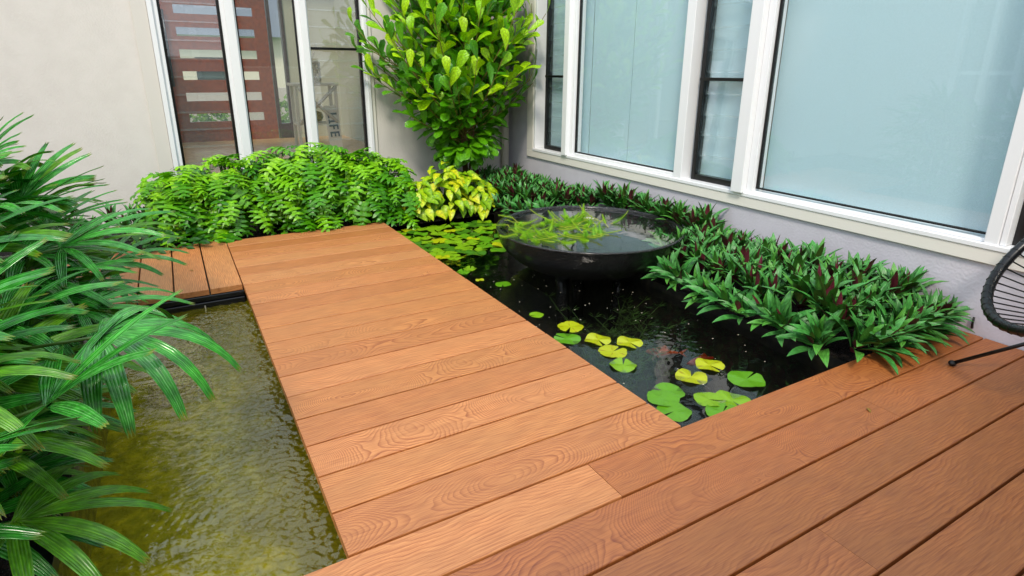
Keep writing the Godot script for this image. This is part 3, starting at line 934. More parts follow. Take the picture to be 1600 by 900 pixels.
# ------------------------------------------------------------------ the rest of the courtyard, seen in reflections
func build_surroundings() -> void:
	var t := thing("house_wing", "cream rendered wing on the palm side of the courtyard with a louvred window", "building")
	mi("wall", boxes([
		[Vector3(-3.4, -0.6, -4.5), Vector3(-3.2, 2.7, -3.1)], [Vector3(-3.4, -0.6, -3.1), Vector3(-3.2, 0.4, -2.3)],
		[Vector3(-3.4, 2.3, -3.1), Vector3(-3.2, 2.7, -2.3)], [Vector3(-3.4, -0.6, -2.3), Vector3(-3.2, 2.7, -1.2)]]), M.wall, t)
	mi("window_frame", boxes([[Vector3(-3.3, 0.4, -3.1), Vector3(-3.19, 2.3, -3.02)], [Vector3(-3.3, 0.4, -2.38), Vector3(-3.19, 2.3, -2.3)], [Vector3(-3.3, 0.4, -2.74), Vector3(-3.19, 2.3, -2.66)], [Vector3(-3.29, 1.2, -3.02), Vector3(-3.2, 1.25, -2.38)]]), M.white_frame, t)
	mi("pane", boxmesh(Vector3(-3.26, 0.4, -3.02), Vector3(-3.25, 2.3, -2.38)), M.glass, t)
	mi("room", boxmesh(Vector3(-4.4, 0.3, -4.4), Vector3(-3.9, 2.6, -1.3)), M.door_dark, t)
	eaves(t, [[Vector3(-6.5, 2.7, -4.06), Vector3(-2.8, 2.74, -1.0)]], Vector3(-2.8, 2.62, -4.06), Vector3(-2.77, 2.8, -1.0))
	var p := thing("patio_roof", "patio roof over the deck behind the viewer", "roof")
	mi("roof", boxes([[Vector3(-3.2, 2.6, 2.4), Vector3(2.58, 2.72, 8.5)]]), M.roof, p)
	mi("fascia", boxmesh(Vector3(-3.2, 2.5, 2.36), Vector3(2.58, 2.78, 2.398), 0.004), M.roof, p)
	for x in [-3.1, 2.4]: mi("post", boxmesh(Vector3(x, -0.03, 5.7), Vector3(x + 0.1, 2.6, 5.8), 0.004), M.white_frame, p)
	var f := thing("boundary_wall", "low pale boundary wall across the lawn", "wall", Vector3(0, -0.62, 12))
	mi("wall", boxmesh(Vector3(-16, 0, 0), Vector3(16, 1.9, 0.15)), M.fence, f)
	mi("coping", boxmesh(Vector3(-16, 1.902, -0.03), Vector3(16, 1.95, 0.18)), M.trim, f)
	var hd := thing("added_hedge", "tall dark hedge added behind the low boundary wall to darken window reflections", "hedge", Vector3(0, -0.62, 14))  # unseen hedge, added to keep bright sky out of the window reflections
	var hs := st0(false)
	for k in 5200:
		var c := Vector3(rf(-15, 15), rf(0.2, 4.2) + rf(0, 0.5), rf(-0.4, 0.6))
		var a := Vector3(rng.randfn(), rng.randfn(), rng.randfn()).normalized() * 0.22
		var b2 := Vector3(rng.randfn(), rng.randfn(), rng.randfn()).normalized() * 0.16
		tri(hs, c - a, c + b2, c + a)
	box(hs, Vector3(-15, 0, 0), Vector3(15, 4.0, 0.5))
	mi("foliage", done(hs), M.hedge_green, hd)
	var nb := thing("neighbour_house", "neighbouring white house with pale metal roof", "building", Vector3(-11, -0.62, -2.0))
	mi("wall", boxmesh(Vector3(-4, 0, -5), Vector3(0, 2.6, 5)), M.whitewash, nb)
	mi("roof", boxmesh(Vector3(-4.5, 2.602, -5.5), Vector3(0.5, 2.9, 5.5)), M.white_frame, nb)
	mi("window", boxmesh(Vector3(0.001, 1.0, -1), Vector3(0.02, 2.1, 0.6)), M.black_frame, nb)

# ------------------------------------------------------------------ entry hall behind the back window
func build_entry() -> void:
	var z1 := -7.5
	var fy := 0.31
	structure("hall_floor", "tan tiled floor of the entry hall", boxmesh(Vector3(-3.0, fy - 0.2, z1 - 1.6), Vector3(3.2, fy, -4.7)), M.tile)
	structure("hall_walls", "pale plastered walls and ceiling of the entry hall", boxes([
		[Vector3(-3.0, 2.65, -5.2), Vector3(3.2, 2.69, -4.7)], [Vector3(-3.0, 2.65, z1 - 0.1), Vector3(3.2, 2.69, -7.1)], [Vector3(-3.0, 2.65, -7.1), Vector3(-1.0, 2.69, -5.2)], [Vector3(1.7, 2.65, -7.1), Vector3(3.2, 2.69, -5.2)],  # gap in the ceiling pieces is added to brighten the hall
		[Vector3(1.95, fy, z1), Vector3(2.05, 2.65, -4.7)],
		[Vector3(1.28, fy, z1 - 0.1), Vector3(1.95, 2.65, z1)],
		[Vector3(-3.0, fy, z1 - 0.1), Vector3(-0.62, 2.65, z1)],
		[Vector3(-0.62, 2.4, z1 - 0.1), Vector3(1.28, 2.65, z1)]]), M.room)
	var d := thing("entry_door", "reddish timber entry door with six level glass slots", "door", Vector3(0, fy, z1))
	var slots := []
	for k in 6: slots.append(0.255 + k * 0.262)
	var st := st0(false)
	var y := 0.0
	for s in slots:
		box(st, Vector3(-0.5, y, -0.045), Vector3(1.06, s, 0.0))
		y = s + 0.105
	box(st, Vector3(-0.5, y, -0.045), Vector3(1.06, 2.05, 0.0))
	for s in slots:
		box(st, Vector3(-0.5, s, -0.045), Vector3(0.0, s + 0.105, 0.0))
		box(st, Vector3(0.90, s, -0.045), Vector3(1.06, s + 0.105, 0.0))
	mi("leaf", done(st), M.door, d)
	for s in slots:
		mi("pane", boxmesh(Vector3(0.0, s, -0.026), Vector3(0.90, s + 0.105, -0.020)), M.glass, d)
	mi("frame", boxes([[Vector3(1.07, 0, -0.09), Vector3(1.11, 2.08, 0.02)], [Vector3(1.235, 0, -0.09), Vector3(1.275, 2.08, 0.02)], [Vector3(-0.6, 0, -0.09), Vector3(-0.51, 2.08, 0.02)], [Vector3(-0.51, 2.055, -0.09), Vector3(1.07, 2.09, 0.02)], [Vector3(1.11, 0, -0.08), Vector3(1.235, 0.2, 0.0)]]), M.door_dark, d)
	mi("sidelight", boxmesh(Vector3(1.11, 0.2, -0.05), Vector3(1.235, 2.08, -0.044)), M.glass, d)
	var hd := mi("handle", tubemesh([Vector3(-0.12, 0.7, 0.05), Vector3(-0.12, 1.6, 0.05)], [0.014, 0.014], 10), M.steel, d)
	mi("standoff", tubemesh([Vector3(-0.12, 0.85, 0.0), Vector3(-0.12, 0.85, 0.05)], [0.008, 0.008], 6), M.steel, hd)
	mi("standoff", tubemesh([Vector3(-0.12, 1.45, 0.0), Vector3(-0.12, 1.45, 0.05)], [0.008, 0.008], 6), M.steel, hd)
	# outside the door
	var pv := structure("entry_path", "pale path outside the entry door", boxmesh(Vector3(-2, -0.6, -11.5), Vector3(4, 0.2, z1 - 1.61)), M.tile)
	pv.position.y = -0.02
	var fw := thing("front_wall", "low grey garden wall in front of the street side lawn", "wall", Vector3(0, -0.62, -13.5))
	mi("wall", boxmesh(Vector3(-9, 0, 0), Vector3(9, 1.45, 0.2)), M.fence, fw)
	var st1 := thing("street_house", "house across the street with a grey solar roof", "building", Vector3(1, -0.62, -26))
	mi("wall", boxmesh(Vector3(-12, 0, -8), Vector3(12, 3.2, 0)), M.whitewash, st1)
	var rs := st0(false)
	quad(rs, Vector3(-12.5, 3.1, 0.6), Vector3(12.5, 3.1, 0.6), Vector3(11, 5.2, -5), Vector3(-11, 5.2, -5))
	quad(rs, Vector3(-11, 5.2, -5), Vector3(11, 5.2, -5), Vector3(12.5, 3.05, -8.5), Vector3(-12.5, 3.05, -8.5))
	mi("roof", done(rs), M.roof, st1)
	for x in [-6.0, 0.0, 5.0]: mi("window", boxmesh(Vector3(x, 1.1, 0.001), Vector3(x + 1.6, 2.3, 0.03)), M.black_frame, st1)
	for e in [[-1.2, -12.5, 0.55, "rounded green shrub on the lawn seen through the door slot, wider one"], [0.5, -12.3, 0.42, "small rounded green shrub on the lawn seen through the door slot"], [2.2, -12.4, 0.5, "yellow green shrub on the lawn seen beside the door's edge"]]:
		shrub(e[3], Vector3(e[0], -0.62, e[1]), e[2])
	# console stand, basket, sign
	var s := thing("console_stand", "white crossed timber console in the entry hall", "stand", Vector3(1.28, fy, -6.0))
	mi("tabletop", boxmesh(Vector3(-0.27, 0.735, -0.17), Vector3(0.24, 0.765, 0.17), 0.004), M.whitewash, s)
	for x in [-0.25, 0.19]:
		for zz in [-0.15, 0.12]:
			mi("leg", boxmesh(Vector3(x, 0, zz), Vector3(x + 0.035, 0.735, zz + 0.03), 0.002), M.whitewash, s)
	mi("shelf", boxmesh(Vector3(-0.25, 0.30, -0.15), Vector3(0.22, 0.32, 0.119)), M.whitewash, s)
	for q in [[Vector3(-0.22, 0.33, 0.152), Vector3(0.2, 0.72, 0.152)], [Vector3(0.2, 0.33, 0.17), Vector3(-0.22, 0.72, 0.17)]]:
		mi("brace", tubemesh(q, [0.018, 0.018], 4), M.whitewash, s)
	var bk := thing("lantern_basket", "white lattice lantern standing on the console", "lantern", Vector3(1.265, fy + 0.766, -5.96))
	mi("base", lathe([Vector2(0.0, 0.0), Vector2(0.09, 0.0), Vector2(0.09, 0.02), Vector2(0.0, 0.02)], 16), M.whitewash, bk)
	mi("rim", lathe([Vector2(0.085, 0.21), Vector2(0.092, 0.21), Vector2(0.092, 0.235), Vector2(0.0, 0.24)], 16), M.whitewash, bk)
	for k in 10:
		for sg: float in [-1.0, 1.0]:
			var path := []
			for i in 6:
				var a: float = TAU * k / 10.0 + sg * i * 0.22
				path.append(Vector3(cos(a) * (0.087 + 0.002 * sg), 0.02 + 0.038 * i, sin(a) * (0.087 + 0.002 * sg)))
			mi("lattice_strip", tubemesh(path, [0.006, 0.006, 0.006, 0.006, 0.006, 0.006], 4), M.whitewash, bk)
	mi("handle", tubemesh([Vector3(0.0, 0.24, 0), Vector3(0.04, 0.33, 0), Vector3(0.075, 0.42, 0)], [0.006, 0.006, 0.006], 5), M.whitewash, bk)
	var hat := mi("straw_ball", lathe([Vector2(0, 0), Vector2(0.06, 0.015), Vector2(0.085, 0.06), Vector2(0.07, 0.11), Vector2(0, 0.135)], 18), M.slab, self, Transform3D(Basis.IDENTITY, Vector3(1.27, fy + 0.321, -6.0)))
	tag(hat, "round straw ornament on the console's lower shelf", "ornament")
	var sg := thing("hanging_sign", "narrow white sign reading LIFE downwards beside the console", "sign", Vector3(1.44, fy + 0.0, -5.80))
	sg.rotation = Vector3(-0.12, 0, 0.05)
	mi("plank", boxmesh(Vector3(-0.075, 0.0, -0.012), Vector3(0.075, 0.52, 0.0), 0.003), M.whitewash, sg)
	var tm := TextMesh.new()
	tm.text = "LIFE"
	var sf := SystemFont.new()
	sf.font_names = PackedStringArray(["Droid Sans"])
	sf.font_weight = 700
	tm.font = sf
	tm.font_size = 48
	tm.pixel_size = 0.0030
	tm.depth = 0.004
	mi("lettering", tm, M.letter, sg, Transform3D(Basis(Vector3.BACK, -PI / 2), Vector3(0.0, 0.30, 0.004)))

func shrub(label: String, at: Vector3, r: float) -> void:
	var t := thing("garden_shrub", label, "shrub", at, "shrubs outside the entry")
	var st := st0(false)
	for k in 420:
		var d := Vector3(rng.randfn(), rng.randfn(), rng.randfn()).normalized()
		var p := Vector3(0, 0.6 + r * 0.6, 0) + d * r * rf(0.6, 1.0)
		var a := Vector3(rng.randfn(), rng.randfn(), rng.randfn()).normalized() * 0.05
		var b := a.cross(d).normalized() * 0.05
		tri(st, p - a - b, p + a, p + b)
	mi("crown", done(st), M.grass, t)
	mi("trunk", tubemesh([Vector3(0, 0, 0), Vector3(0, 0.7, 0)], [0.03, 0.02], 6), M.bark, t)

# ------------------------------------------------------------------ bowl
func build_bowl() -> void:
	var C := Vector3(2.162, 0, -1.845)
	var R := 0.637
	var t := thing("water_bowl", "wide shallow black bowl brimming with water in the lily pond", "bowl", C)
	var prof := []
	for i in 15: # outside, from foot to rim
		var a := i / 14.0
		prof.append(Vector2(0.10 + (R - 0.10) * sin(a * PI / 2 * 0.98), -0.115 + 0.305 * (1 - cos(a * PI / 2))))
	prof.append_array([Vector2(R + 0.004, 0.196), Vector2(R + 0.002, 0.203), Vector2(R - 0.008, 0.206), Vector2(R - 0.020, 0.203), Vector2(R - 0.024, 0.196)])
	for i in 12:
		var a := 1.0 - i / 11.0
		prof.append(Vector2(0.0 + (R - 0.026) * sin(a * PI / 2), -0.09 + 0.28 * (1 - cos(a * PI / 2))))
	mi("shell", lathe(prof, 96), M.bowl, t)
	for k in 3:
		var a := 0.9 + TAU * k / 3
		mi("foot", tubemesh([Vector3(cos(a) * 0.24, -0.10, sin(a) * 0.24), Vector3(cos(a) * 0.21, -0.56, sin(a) * 0.21)], [0.05, 0.045], 10), M.bowl, t)
	var nz := noise(1.0, 83, 2)
	var st := st0()
	var wr := R - 0.0265
	var H := func(r: float, a: float):
		var x := r * cos(a)
		var z := r * sin(a)
		return Vector3(x, 0.185 + 0.0005 * nz.get_noise_2d(x * 10.0, z * 16.0) + 0.00025 * sin(x * 90.0 + z * 170.0) * smoothstep(-0.2, 0.4, x), z)
	for i in 44:
		for k in 120:
			var r0 := wr * i / 44.0
			var r1 := wr * (i + 1) / 44.0
			var a0 := TAU * k / 120
			var a1 := TAU * (k + 1) / 120
			quad(st, H.call(r0, a0), H.call(r0, a1), H.call(r1, a1), H.call(r1, a0))
	var wm := done(st)
	mi("water", wm, M.water_dark, t)
	# parrot feather growing in it
	var pf := thing("parrot_feather", "bright green feathery water plant growing in the black bowl", "water plant", C + Vector3(0, 0.185, 0))
	for k in 90:
		var az := rf(-0.35, 0.55) + PI * 0.98
		var rr := sqrt(rng.randf()) * 0.52
		var base := Vector3(rf(-0.57, 0.22), 0, rf(-0.34, 0.22))
		if base.length() > 0.56: base *= 0.56 / base.length()
		if base.x + base.z > 0.22: base.x -= 0.25
		var dir := Vector3(rf(-1, 1), 0, rf(-1, 1)).normalized()
		var L := rf(0.09, 0.22)
		var up := rf(0.05, 0.5)
		var long := k % 9 == 0
		if long:
			L = rf(0.16, 0.26)
			dir = Vector3(rf(-0.4, 0.4) , 0, rf(-1, -0.2)).normalized()
		var st2 := st0(false)
		var path := []
		var rad := []
		for i in 7:
			var q := i / 6.0
			var p := base + dir * L * q * (1.0 - 0.35 * q * up) + Vector3(0, 0.004 + L * up * q * q * 0.7, 0)
			if p.x * p.x + p.z * p.z > 0.55 * 0.55: p.y = maxf(p.y, 0.03)
			path.append(p)
			rad.append(0.0022)
		var stem := mi("stem", tubemesh(path, rad, 5), M.feather_stem, pf)
		var s2 := st0(false)
		var i0 := 8 if long else 2
		for i in range(i0, 19):
			var q := i / 18.0
			var fi := q * 6.0
			var ii := mini(int(fi), 5)
			var p: Vector3 = path[ii].lerp(path[ii + 1], fi - ii)
			var tdir: Vector3 = (path[ii + 1] - path[ii]).normalized()
			var u := tdir.cross(Vector3.UP).normalized()
			var w := tdir.cross(u)
			var ln := lerpf(0.040, 0.012, q)
			for j in 9:
				var a := TAU * j / 9.0 + i * 0.4
				var d := (u * cos(a) + w * sin(a) + tdir * 0.55).normalized() * ln
				var sd := tdir.cross(d).normalized() * 0.0013
				tri(s2, p - sd, p + sd, p + d)
		var fm := mi("feather_leaves", done(s2), M.feather if rng.randf() < 0.6 else M.feather2, stem)
		fm.set_meta("kind", "stuff")

# ------------------------------------------------------------------ water lilies
func pad_mesh(seed_: int, holes := false) -> ArrayMesh:
	var r := RandomNumberGenerator.new()
	r.seed = seed_
	var st := st0()
	var n := 36
	var notch := 0.05 + r.randf() * 0.12
	var pts := []
	for i in n + 1:
		var a := notch + (TAU - 2 * notch) * i / n
		var rad := 1.0 + 0.03 * sin(a * 5 + seed_) + 0.015 * sin(a * 13 + seed_ * 2)
		if i == 0 or i == n: rad *= 0.93
		if holes and (i % 9 == 4): rad *= 0.93 + 0.05 * r.randf()
		pts.append(Vector3(cos(a) * rad, 0.02 + 0.035 * sin(a * 3 + seed_) * float(1 + seed_ % 3), sin(a) * rad))
	var rings := [0.0, 0.35, 0.7, 1.0]
	for j in 3:
		for i in n:
			var q := [pts[i] * rings[j], pts[i + 1] * rings[j], pts[i + 1] * rings[j + 1], pts[i] * rings[j + 1]]
			var cs := []
			for e in [[i, j], [i + 1, j], [i + 1, j + 1], [i, j + 1]]:
				var k: float = (1.0 if e[0] % 4 != 0 else 1.25 - 0.2 * rings[e[1]]) * (0.86 + 0.22 * absf(sin(e[0] * 1.7 + e[1] * 2.3 + seed_)))
				if rings[e[1]] == 0.0: k = 1.25
				if e[1] == 3: k *= 0.9
				var spot: bool = holes and (int(e[0]) * 7 + int(e[1]) * 5 + seed_) % 17 == 3
				cs.append(Color(0.55, 0.32, 0.5) if spot else Color(k, k, k * 0.95))
			for e in [0, 2, 1, 0, 3, 2] if false else [0, 1, 2, 0, 2, 3]:
				st.set_color(cs[e])
				st.add_vertex(q[e])
	var m := done(st)
	return m

func build_lilies() -> void:
	var meshes := []
	for k in 5: meshes.append(pad_mesh(k + 1))
	var torn := [pad_mesh(11, true), pad_mesh(12, true)]
	var front := [
		[1.477, -1.829, 0.062, "pad_green", "lone round green lily pad between boardwalk and bowl"],
		[1.40, -1.301, 0.050, "pad_mid", "small curled green lily pad near the boardwalk edge"],
		[1.475, -1.075, 0.086, "pad_yellow", "large yellow lily pad with a nibbled brown edge"],
		[1.375, -0.965, 0.085, "pad_green", "green lily pad half hidden under the boardwalk edge"],
		[1.505, -0.875, 0.082, "pad_yellow", "upper yellow pad of the stacked row beside the boardwalk"],
		[1.490, -0.735, 0.086, "pad_yellow", "middle yellow pad of the stacked row, split across"],
		[1.440, -0.600, 0.078, "pad_mid", "lowest yellow green pad of the stacked row by the boardwalk"],
		[1.625, -0.770, 0.080, "pad_yellow", "yellow lily pad with wide notch beside the stacked row"],
		[1.640, -0.365, 0.085, "pad_yellow", "yellow notched lily pad above the green cluster"],
		[1.795, -0.400, 0.080, "pad_yellow", "torn yellow lily pad farthest out over the dark water"],
		[1.835, -0.225, 0.098, "pad_green", "broad bright green lily pad nearest the front deck edge"],
		[1.640, -0.135, 0.090, "pad_mid", "green lily pad overlapping its neighbour at the deck edge"],
		[1.560, -0.190, 0.075, "pad_mid", "small green lily pad tucked under the overlapping one"],
		[1.530, -0.090, 0.085, "pad_green", "green lily pad in the pond corner touching the deck edge"],
		[1.455, -0.320, 0.085, "pad_green", "green lily pad with a dark notch near the boardwalk corner"],
		[1.395, -0.290, 0.082, "pad_green", "flat green lily pad against the boardwalk near its end"],
		[1.365, -0.195, 0.085, "pad_green", "dark shaded lily pad pressed under the boardwalk corner"]]
	for e in front:
		var m: Mesh = torn[rng.randi() % 2] if e[3] == "pad_yellow" else meshes[rng.randi() % 5]
		var o := mi("lily_pad", m, M[e[3]], self, Transform3D(Basis(Vector3.UP, rf(0, TAU)).scaled(Vector3(e[2], e[2], e[2]) * 0.82), Vector3(e[0], -0.0985 + rf(0, 0.004), e[1])))
		tag(o, e[4], "lily pad", "lily pads at the front of the pond")
	var placed := []
	for k in 900:
		if placed.size() >= 62: break
		var p := Vector2(rf(1.28, 2.15), rf(-3.42, -2.5))
		if p.y > -2.75 and p.x < 1.5 and rng.randf() < 0.7: continue
		if p.x > 1.95 and p.y > -2.75: continue
		var ok := true
		for q in placed:
			if p.distance_to(q) < 0.088: ok = false
		if not ok: continue
		placed.append(p)
		var s := rf(0.048, 0.078)
		var c: String = ["pad_green", "pad_mid", "pad_mid", "pad_dark", "pad_yellow"][rng.randi() % 5]
		if c == "pad_yellow" and rng.randf() < 0.5: c = "pad_mid"
		var o := mi("lily_pad", meshes[rng.randi() % 5], M[c], self, Transform3D(Basis(Vector3.UP, rf(0, TAU)).scaled(Vector3(s, s, s)) , Vector3(p.x, -0.0985 + rf(0, 0.006), p.y)))
		var hue: String = {"pad_green": "bright green", "pad_mid": "yellow green", "pad_dark": "dark green", "pad_yellow": "yellow"}[c]
		var where := "under the yellow plants" if p.y < -3.15 else ("nearest the bowl" if p.x > 1.75 else "along the boardwalk")
		if where != "under the yellow plants" and p.y > -2.8: where = "at the open water end"
		tag(o, "%s lily pad in the crowded raft, %s" % [hue, where], "lily pad", "%s lily pads of the raft, %s" % [hue, where])
	for e in [[1.36, -2.18, "pad_green", "pair pad floating alone just below the crowded raft, larger"], [1.43, -2.22, "pad_mid", "pair pad floating alone just below the crowded raft, smaller"], [1.385, -1.98, "pad_yellow", "tiny yellow pad at the boardwalk edge below the raft"]]:
		var s2 := 0.05 if e[2] != "pad_yellow" else 0.028
		var o := mi("lily_pad", meshes[1], M[e[2]], self, Transform3D(Basis(Vector3.UP, rf(0, TAU)).scaled(Vector3(s2, s2, s2)), Vector3(e[0], -0.098, e[1])))
		tag(o, e[3], "lily pad", "stray lily pads")

func build_specks() -> void:
	var st := st0(false)
	for k in 70:
		var p := Vector3(rf(1.25, 2.2), -0.097, rf(-2.4, -0.2))
		var r := rf(0.002, 0.0045)
		tri(st, p + Vector3(-r, 0, -r), p + Vector3(-r * 0.6, 0, r), p + Vector3(r, 0.001, 0))
	var o := mi("petals", done(st), M.whitewash, self)
	tag(o, "tiny pale fallen petals floating on the dark lily pond", "petals", "", "stuff")

func build_litter() -> void:
	var lf := blade(func(t: float): return sin(PI * clampf(t * 0.94 + 0.06, 0, 1)), 0.35, 5, 2, 0.3, 0.5)
	for e in [[-0.27, -2.78, 0.7, "tiny dry leaf lying on the side deck"], [1.9, 0.26, 2.2, "tiny dry leaf lying on the front deck near the pond corner"]]:
		var o := mi("fallen_leaf", lf, M.litter, self, aim(Vector3(e[0], 0.004, e[1]), Vector3(cos(e[2]), 0.03, sin(e[2])), Vector3.UP, 0.035))
		tag(o, e[3], "leaf")

# ------------------------------------------------------------------ oyster plant rosettes along the side wall
func build_rhoeo() -> void:
	var prof := func(t: float): return pow(sin(PI * clampf(pow(t, 0.72) * 0.97 + 0.03, 0, 1)), 0.75)
	var lm := []
	for k in 4:
		var b := blade(prof, [0.21, 0.24, 0.19, 0.26][k], 7, 4, [0.35, 0.25, 0.4, 0.2][k], [0.45, 0.9, 0.15, 0.7][k], 0.05, 0.0, true)
		lm.append(b)
	var protos := []
	for v in 6:
		var o := Node3D.new()
		var n := 13 + v % 4
		for i in n:
			var q := float(i) / n
			var az := i * 2.399 + rf(-0.3, 0.3)
			var el := deg_to_rad(lerpf(86.0, 24.0, pow(q, 0.9)) + rf(-9, 9))
			var L := lerpf(0.09, 0.178, pow(q, 0.6)) * rf(0.85, 1.12)
			var d := Vector3(cos(az) * cos(el), sin(el), sin(az) * cos(el))
			var leaf := MeshInstance3D.new()
			var mesh: ArrayMesh = lm[rng.randi() % 4]
			leaf.mesh = mesh
			leaf.set_surface_override_material(0, M.rhoeo_under[rng.randi() % 2] if i < 3 and rng.randf() < 0.15 else pick("rhoeo"))
			leaf.set_surface_override_material(1, pick("rhoeo_under"))
			leaf.transform = aim(Vector3(0, 0.01 + 0.075 * (1 - q), 0) + Vector3(cos(az), 0, sin(az)) * 0.012, d, Vector3(-cos(az) * 0.5, 1, -sin(az) * 0.5), L)
			put(o, leaf, "leaf")
		protos.append(o)
	var spots := []
	var edge := func(z: float) -> float:
		var ks := [[-4.4, 2.36], [-3.6, 2.34], [-3.1, 2.42], [-2.7, 2.66], [-2.3, 2.86], [-1.9, 2.88], [-1.55, 2.74], [-1.25, 2.36], [-0.8, 2.26], [0.1, 2.27]]
		for i in ks.size() - 1:
			if z <= ks[i + 1][0]: return lerpf(ks[i][1], ks[i + 1][1], clampf((z - ks[i][0]) / (ks[i + 1][0] - ks[i][0]), 0, 1))
		return 2.32
	var z := -4.25
	while z < -0.03:
		var x: float = edge.call(z)
		var first := true
		while x < 2.93:
			spots.append([Vector3(x + rf(-0.02, 0.02), 0, z + rf(-0.04, 0.04)), first, x > 2.82])
			first = false
			x += 0.096
		z += 0.094
	for k in 9: spots.append([Vector3(2.30 + 0.078 * k, 0, -0.075 + rf(-0.02, 0.02)), false, k > 7])
	for k in 9: spots.append([Vector3(2.34 + 0.075 * k, 0, -0.14 + rf(-0.02, 0.02)), false, k > 7])
	for k in 16:
		spots.append([Vector3(2.87 + rf(-0.015, 0.015), 0, -2.55 + k * 0.078), false, true])
	for s in spots:
		var p: Vector3 = s[0]
		var o: Node3D = protos[rng.randi() % protos.size()].duplicate()
		put(self, o, "oyster_plant")
		var near: bool = p.z > -1.5
		var h := rf(0.03, 0.12) if not s[1] else rf(-0.03, 0.0)
		if p.z < -2.9: h -= 0.02
		if p.z > -2.6 and p.z < -1.4 and p.x > 2.8: h = rf(0.09, 0.17)
		o.position = Vector3(p.x, -0.05 + h + 0.045, p.z)
		var lean := 0.0
		if s[1] and not (p.x > 2.8): lean = rf(0.45, 0.85)
		var B := Basis(Vector3.UP, rf(0, TAU)).scaled(Vector3.ONE * rf(0.9, 1.15) * (1.10 if p.z > -0.75 else 1.0))
		if p.z > -0.13:
			B = Basis(Vector3.RIGHT, rf(0.35, 0.7)) * B
			o.position.y = rf(-0.01, 0.03)
			o.position.z = rf(-0.05, 0.0)
		B = Basis(Vector3.BACK, lean) * B
		o.basis = B
		var zone := "beside the front deck"
		if p.z < -0.42: zone = "across the water from the yellow lily pads"
		if p.z < -0.95: zone = "facing the submerged weed"
		if p.z < -1.45: zone = "between the bowl and the side wall"
		if p.z < -2.55: zone = "just beyond the bowl"
		if p.z < -3.25: zone = "beside the yellow plants"
		if p.z < -3.8: zone = "by the corner downpipe"
		var row := "inside the bed"
		if s[1]: row = "leaning over the water"
		elif s[2]: row = "against the side wall"
		var lab := "oyster plant %s, %s" % [row, zone]
		var grp := "oyster plants %s, %s" % [row, zone]
		tag(o, lab, "plant", grp)
	# the small group at the palm end of the hedge
	for e in [[-0.62, -3.62], [-0.50, -3.78], [-0.72, -3.9], [-0.45, -3.95], [-0.82, -3.7], [-0.60, -4.1], [-0.95, -3.95], [-0.42, -3.58]]:
		var o: Node3D = protos[rng.randi() % protos.size()].duplicate()
		put(self, o, "oyster_plant")
		o.position = Vector3(e[0], rf(0.0, 0.12), e[1])
		o.basis = Basis(Vector3.UP, rf(0, TAU)).scaled(Vector3.ONE * rf(1.0, 1.25))
		tag(o, "dark oyster plant rosette between the palms and the cut leaf hedge", "plant", "oyster plants beside the hedge")
	for o in protos: o.free()
	# low creeper spilling on the side deck
	var cm := blade(func(t: float): return pow(sin(PI * clampf(pow(t, 0.8) * 0.96 + 0.04, 0, 1)), 0.7), 0.5, 6, 4, 0.2, 0.5)
	for e in [[-0.62, -3.40, "low dark creeper spilling onto the side deck, palm end"], [-0.30, -3.38, "low dark creeper spilling onto the side deck, boardwalk end"]]:
		var t := thing("creeper", e[2], "plant", Vector3(e[0], -0.02, e[1]), "creepers on the side deck")
		for k in 34:
			var p := Vector3(rf(-0.2, 0.2), rf(0.03, 0.16), rf(-0.12, 0.10))
			var az := rf(0.3, 2.8)
			mi("leaf", cm, pick("creeper"), t, aim(p, Vector3(cos(az), rf(-0.5, 0.25), sin(az)), Vector3(0, 1, 0.6), rf(0.05, 0.095)))

# ------------------------------------------------------------------ cut leaf hedge
func build_xanadu() -> void:
	var lm := []
	for k in 5: lm.append(xanadu_leaf(k + 5, [0.5, 0.9, 0.3, 1.2, 0.7][k]))
	var labels := ["cut leaf philodendron at the palm end of the hedge", "cut leaf philodendron second from the palm end of the hedge", "cut leaf philodendron below the first white mullion", "cut leaf philodendron in the middle of the hedge, tallest crown", "cut leaf philodendron below the black louvre frame", "cut leaf philodendron at the hedge end beside the yellow plants"]
	var cs := [[-0.24, 0.55], [0.10, 0.60], [0.45, 0.64], [0.78, 0.68], [1.10, 0.62], [1.36, 0.50]]
	for i in 6:
		var t := thing("cut_leaf_plant", labels[i], "plant", Vector3(cs[i][0], -0.06, -3.84 + rf(-0.05, 0.05)), "cut leaf hedge under the entry window")
		var R := Vector3(0.34, cs[i][1], 0.50)
		var stems := st0()
		for k in 150:
			var az := rf(-0.25, PI + 0.25) if k % 5 else rf(PI, TAU)
			var el := asin(pow(rng.randf(), 0.75) * 0.98)
			var n := Vector3(cos(az) * cos(el), sin(el), sin(az) * cos(el))
			var p := n * R * rf(0.80, 1.04) + Vector3(0, 0.05, 0)
			if k % 4 == 0: p = n * R * rf(0.5, 0.8) + Vector3(0, 0.04, 0)
			var out := Vector3(n.x, 0, n.z).normalized()
			var d := (out * rf(0.45, 0.9) + Vector3(rf(-0.35, 0.35), lerpf(-0.9, 0.35, el / 1.5) + rf(-0.25, 0.25), rf(-0.2, 0.3))).normalized()
			if p.y < 0.16: d = (out * 0.8 + Vector3(rf(-0.3, 0.3), -0.35, 0.15)).normalized()
			var s := rf(0.125, 0.195)
			p -= d * s * 0.45
			if p.z < -0.62: continue
			var young := el > 0.75 and rng.randf() < 0.5
			mi("leaf", lm[rng.randi() % 5], pick("xanadu_new" if young else "xanadu"), t, aim(p, d, (n + Vector3(0, 0.5, 0.25)).normalized(), s))
			tube(stems, [Vector3(n.x * 0.05, 0, n.z * 0.05), p * 0.55 + Vector3(0, 0.06, 0), p], [0.005, 0.0045, 0.003], 4)
		mi("stems", done(stems), M.petiole, t)

